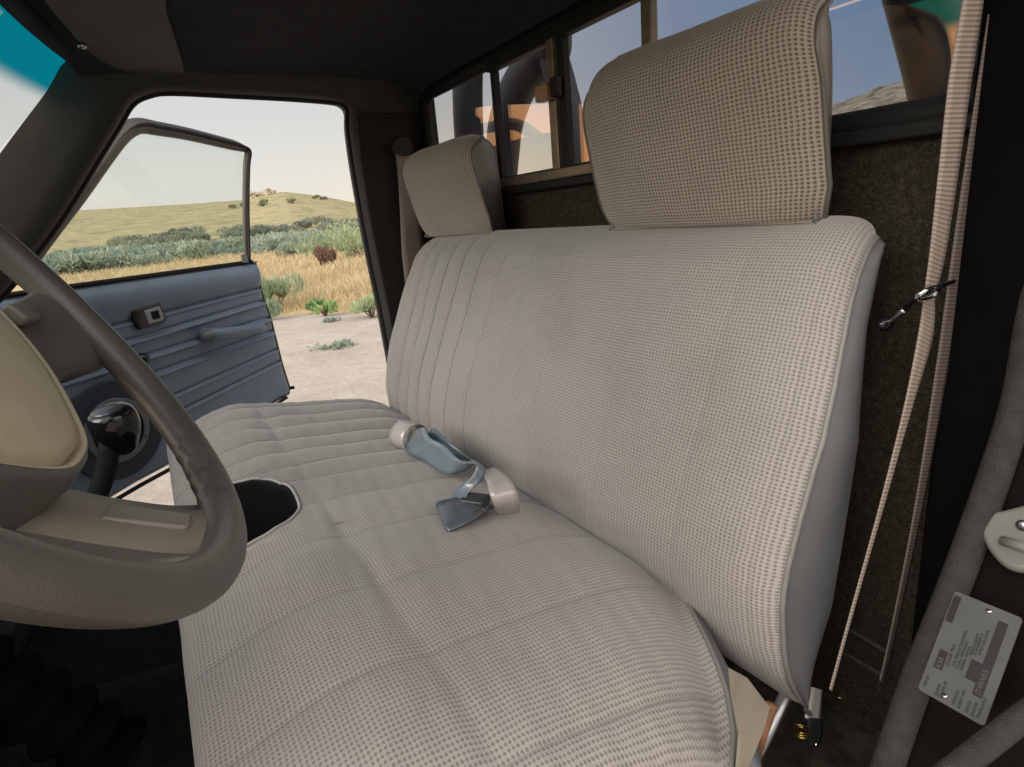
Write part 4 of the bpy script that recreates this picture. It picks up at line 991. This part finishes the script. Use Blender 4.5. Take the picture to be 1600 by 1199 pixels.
# ------------------------------------------------------------------ steering wheel
WC = np.array([.111, .601, .480]); WA, WB = .555, -.096
WN = np.array([math.sin(WB)*math.cos(WA), -math.cos(WB)*math.cos(WA), math.sin(WA)]); W1 = np.array([math.cos(WB), math.sin(WB), 0]); W2 = np.cross(WN, W1)
def wp(x, y, n=0.): return WC+W1*x+W2*y+WN*n
def steering():
    sw = thing('steering_wheel', 'grey padded steering wheel with a large warm-lit hub pad', 'steering wheel', tuple(WC))
    m = 160; th = np.linspace(0, 2*np.pi, m, endpoint=False); Rr = .218
    # rim with finger bumps on its inner edge
    n = 22; ph = np.linspace(0, 2*np.pi, n, endpoint=False); P = np.zeros((m, n, 3))
    for i, a in enumerate(th):
        deg = (math.degrees(a)+360) % 360; grip = 1 if 281 < deg < 307 else 0
        w = math.sin(math.pi*(deg-281)/26)**.5 if grip else 0
        for j, b in enumerate(ph):
            rx = .0145; rz = .0140; inn = max(0, -math.cos(b))
            rad = Rr+rx*math.cos(b) + inn*w*(.0035*math.cos(math.radians(deg-281)*62)-.001)
            P[i, j] = wp(rad*math.cos(a), rad*math.sin(a), rz*math.sin(b))
    P2 = np.concatenate([P, P[:, :1]], 1); v, f, _ = grid(P2, None, True); mesh('rim', v, f, 'wheel_plastic', sw)
    # hub pad
    half = [(0, -.126), (.032, -.122), (.070, -.101), (.114, -.066), (.140, -.030), (.150, .005), (.143, .045), (.11, .078), (.05, .092), (0, .094)]
    ol = half + [(-x, y) for x, y in half[-2:0:-1]]; O = catmull(ol, 6, True)
    def ringpad(scale, nn): return np.array([wp(x*scale[0], (y+.015)*scale[1]-.015, nn) for x, y in O])
    loops = [((1, 1), -.085), ((1, 1), -.045), ((.995, .995), -.032), ((.97, .965), -.022), ((.93, .92), -.0170), ((.908, .895), -.018), ((.900, .887), -.0255), ((.886, .873), -.0255), ((.876, .862), -.017), ((.80, .78), -.0145), ((.5, .5), -.0125), ((.02, .02), -.012)]
    g = grid(np.array([ringpad(s, k) for s, k in loops]).transpose(1, 0, 2), None, True)
    k = len(loops)-1; mi = [1 if (q[0] % len(loops)) < 4 else 0 for q in g[1]]
    mesh('hub_pad', g[0], g[1], 'wheel_pad_lit', sw, mats=['wheel_plastic'], midx=mi, label='warm-lit grained hub pad with a moulded border')
    # spokes: swept slabs
    def spoke(cx, widths, offs, thick):
        rows = []
        for (x, y, wx, wy), o, t in zip(cx, offs, thick):
            w = np.array([wx, wy]); c = np.array([x, y]); prof = [(-1, -t), (-1, -.2*t), (-.92, 0), (-.6, .004), (0, .006), (.6, .004), (.92, 0), (1, -.2*t), (1, -t), (0, -t*1.05)]
            rows.append([wp(*(c+w*p[0]), o+p[1]) for p in prof])
        R_ = np.array(rows); R_ = np.concatenate([R_, R_[:, :1]], 1); return grid(R_)
    rows = []
    for y, n0, w, dp in [(-.07, -.064, .070, .02), (-.11, -.057, .072, .020), (-.135, -.046, .070, .020), (-.165, -.030, .068, .018), (-.192, -.014, .060, .013), (-.210, .001, .052, .007), (-.221, .009, .044, .003), (-.2255, .007, .040, .0)]:
        q = [(-w, -dp-.008), (-w*.97, -dp), (-w*.72, -dp*.8), (-.042, -dp*.45), (-.034, -.006), (-.029, 0), (0, .0015), (.027, 0), (.031, -.006), (.038, -dp*.45), (w*.72, -dp*.8), (w*.97, -dp), (w, -dp-.008), (0, -dp-.012)]
        rows.append([wp(a, y, n0+b) for a, b in q]+[wp(-w, y, n0-dp-.008)])
    R2 = np.array(rows); R2 = catmull(R2.reshape(len(rows), -1), 6).reshape(-1, len(rows[0]), 3)
    nq = R2.shape[1]; g = grid(R2); mi = [1 if 4 <= (q[0] % nq) <= 7 else 0 for q in g[1]]
    mesh('lower_spoke', g[0], g[1], 'wheel_plastic', sw, mats=['spoke_lit'], midx=mi)
    for sg in (1, -1):
        put('side_spoke', spoke([(sg*.11, -.030, 0, -.040), (sg*.145, -.036, 0, -.036), (sg*.175, -.045, .0, -.034), (sg*.200, -.052, 0, -.040)], None, [-.045, -.036, -.024, -.004], [.03, .028, .024, .016]), 'wheel_plastic', sw)
        g = prism([wp(sg*x, y, -.024) for x, y in [(.148, -.012), (.180, -.018), (.184, -.034), (.15, -.030)]], WN*.012)
        put('horn_button', g, 'wheel_button', sw, smooth=False, bevel=.004)
    g = prism([wp(x, y, -.0445+(-y-.15)*.63) for x, y in [(-.012, -.150), (.014, -.152), (.014, -.196), (-.010, -.196)]], WN*.009)
    put('horn_button', g, 'wheel_button', sw, smooth=False, bevel=.004)
    put('hub', tube([wp(0, -.01, -.03), wp(0, -.01, -.14)], [.085, .05], 30), 'wheel_plastic', sw)
steering()
# gear lever
def lever():
    c = on(182, 668, 0, .62); g = thing('gear_lever', 'gear lever with a glossy black knob and a paler disc for its highlight', 'gear lever', tuple(c+np.array([0, .1, -.5])))
    put('shaft', tube(catmull([c+np.array([0, .012, -.02]), c+np.array([0, .05, -.10]), c+np.array([.0, .20, -.30]), c+np.array([0, .36, -.50])], 6), .013, 12), 'liner_black', g)
    prof = [(0, -.040), (.012, -.038), (.018, -.028), (.027, -.010), (.0305, .006), (.029, .020), (.022, .028), (0, .030)]
    Q = catmull(np.array(prof), 5); th = np.linspace(0, 2*np.pi, 36, endpoint=False); ax = np.array([-.12, .12, .98]); ax /= np.linalg.norm(ax); e1 = np.cross(ax, (0, 0, 1.)); e1 /= np.linalg.norm(e1); e2 = np.cross(ax, e1)
    P = np.array([[c+ax*z+r*(math.cos(a)*e1+math.sin(a)*e2) for r, z in Q] for a in th]); v, f, _ = grid(P, None, True)
    k = mesh('knob', v, f, 'knob_black', g)
    P = np.array([[c+ax*z+r*(math.cos(a)*e1+math.sin(a)*e2) for r, z in [(.0215, .0285), (.020, .0305), (.010, .0325), (0.0001, .033)]] for a in th]); v, f, _ = grid(P, None, True)
    mesh('knob_glint', v, f, 'knob_glint', k)  # lighter disc added on the knob top to stand for its highlight
lever()
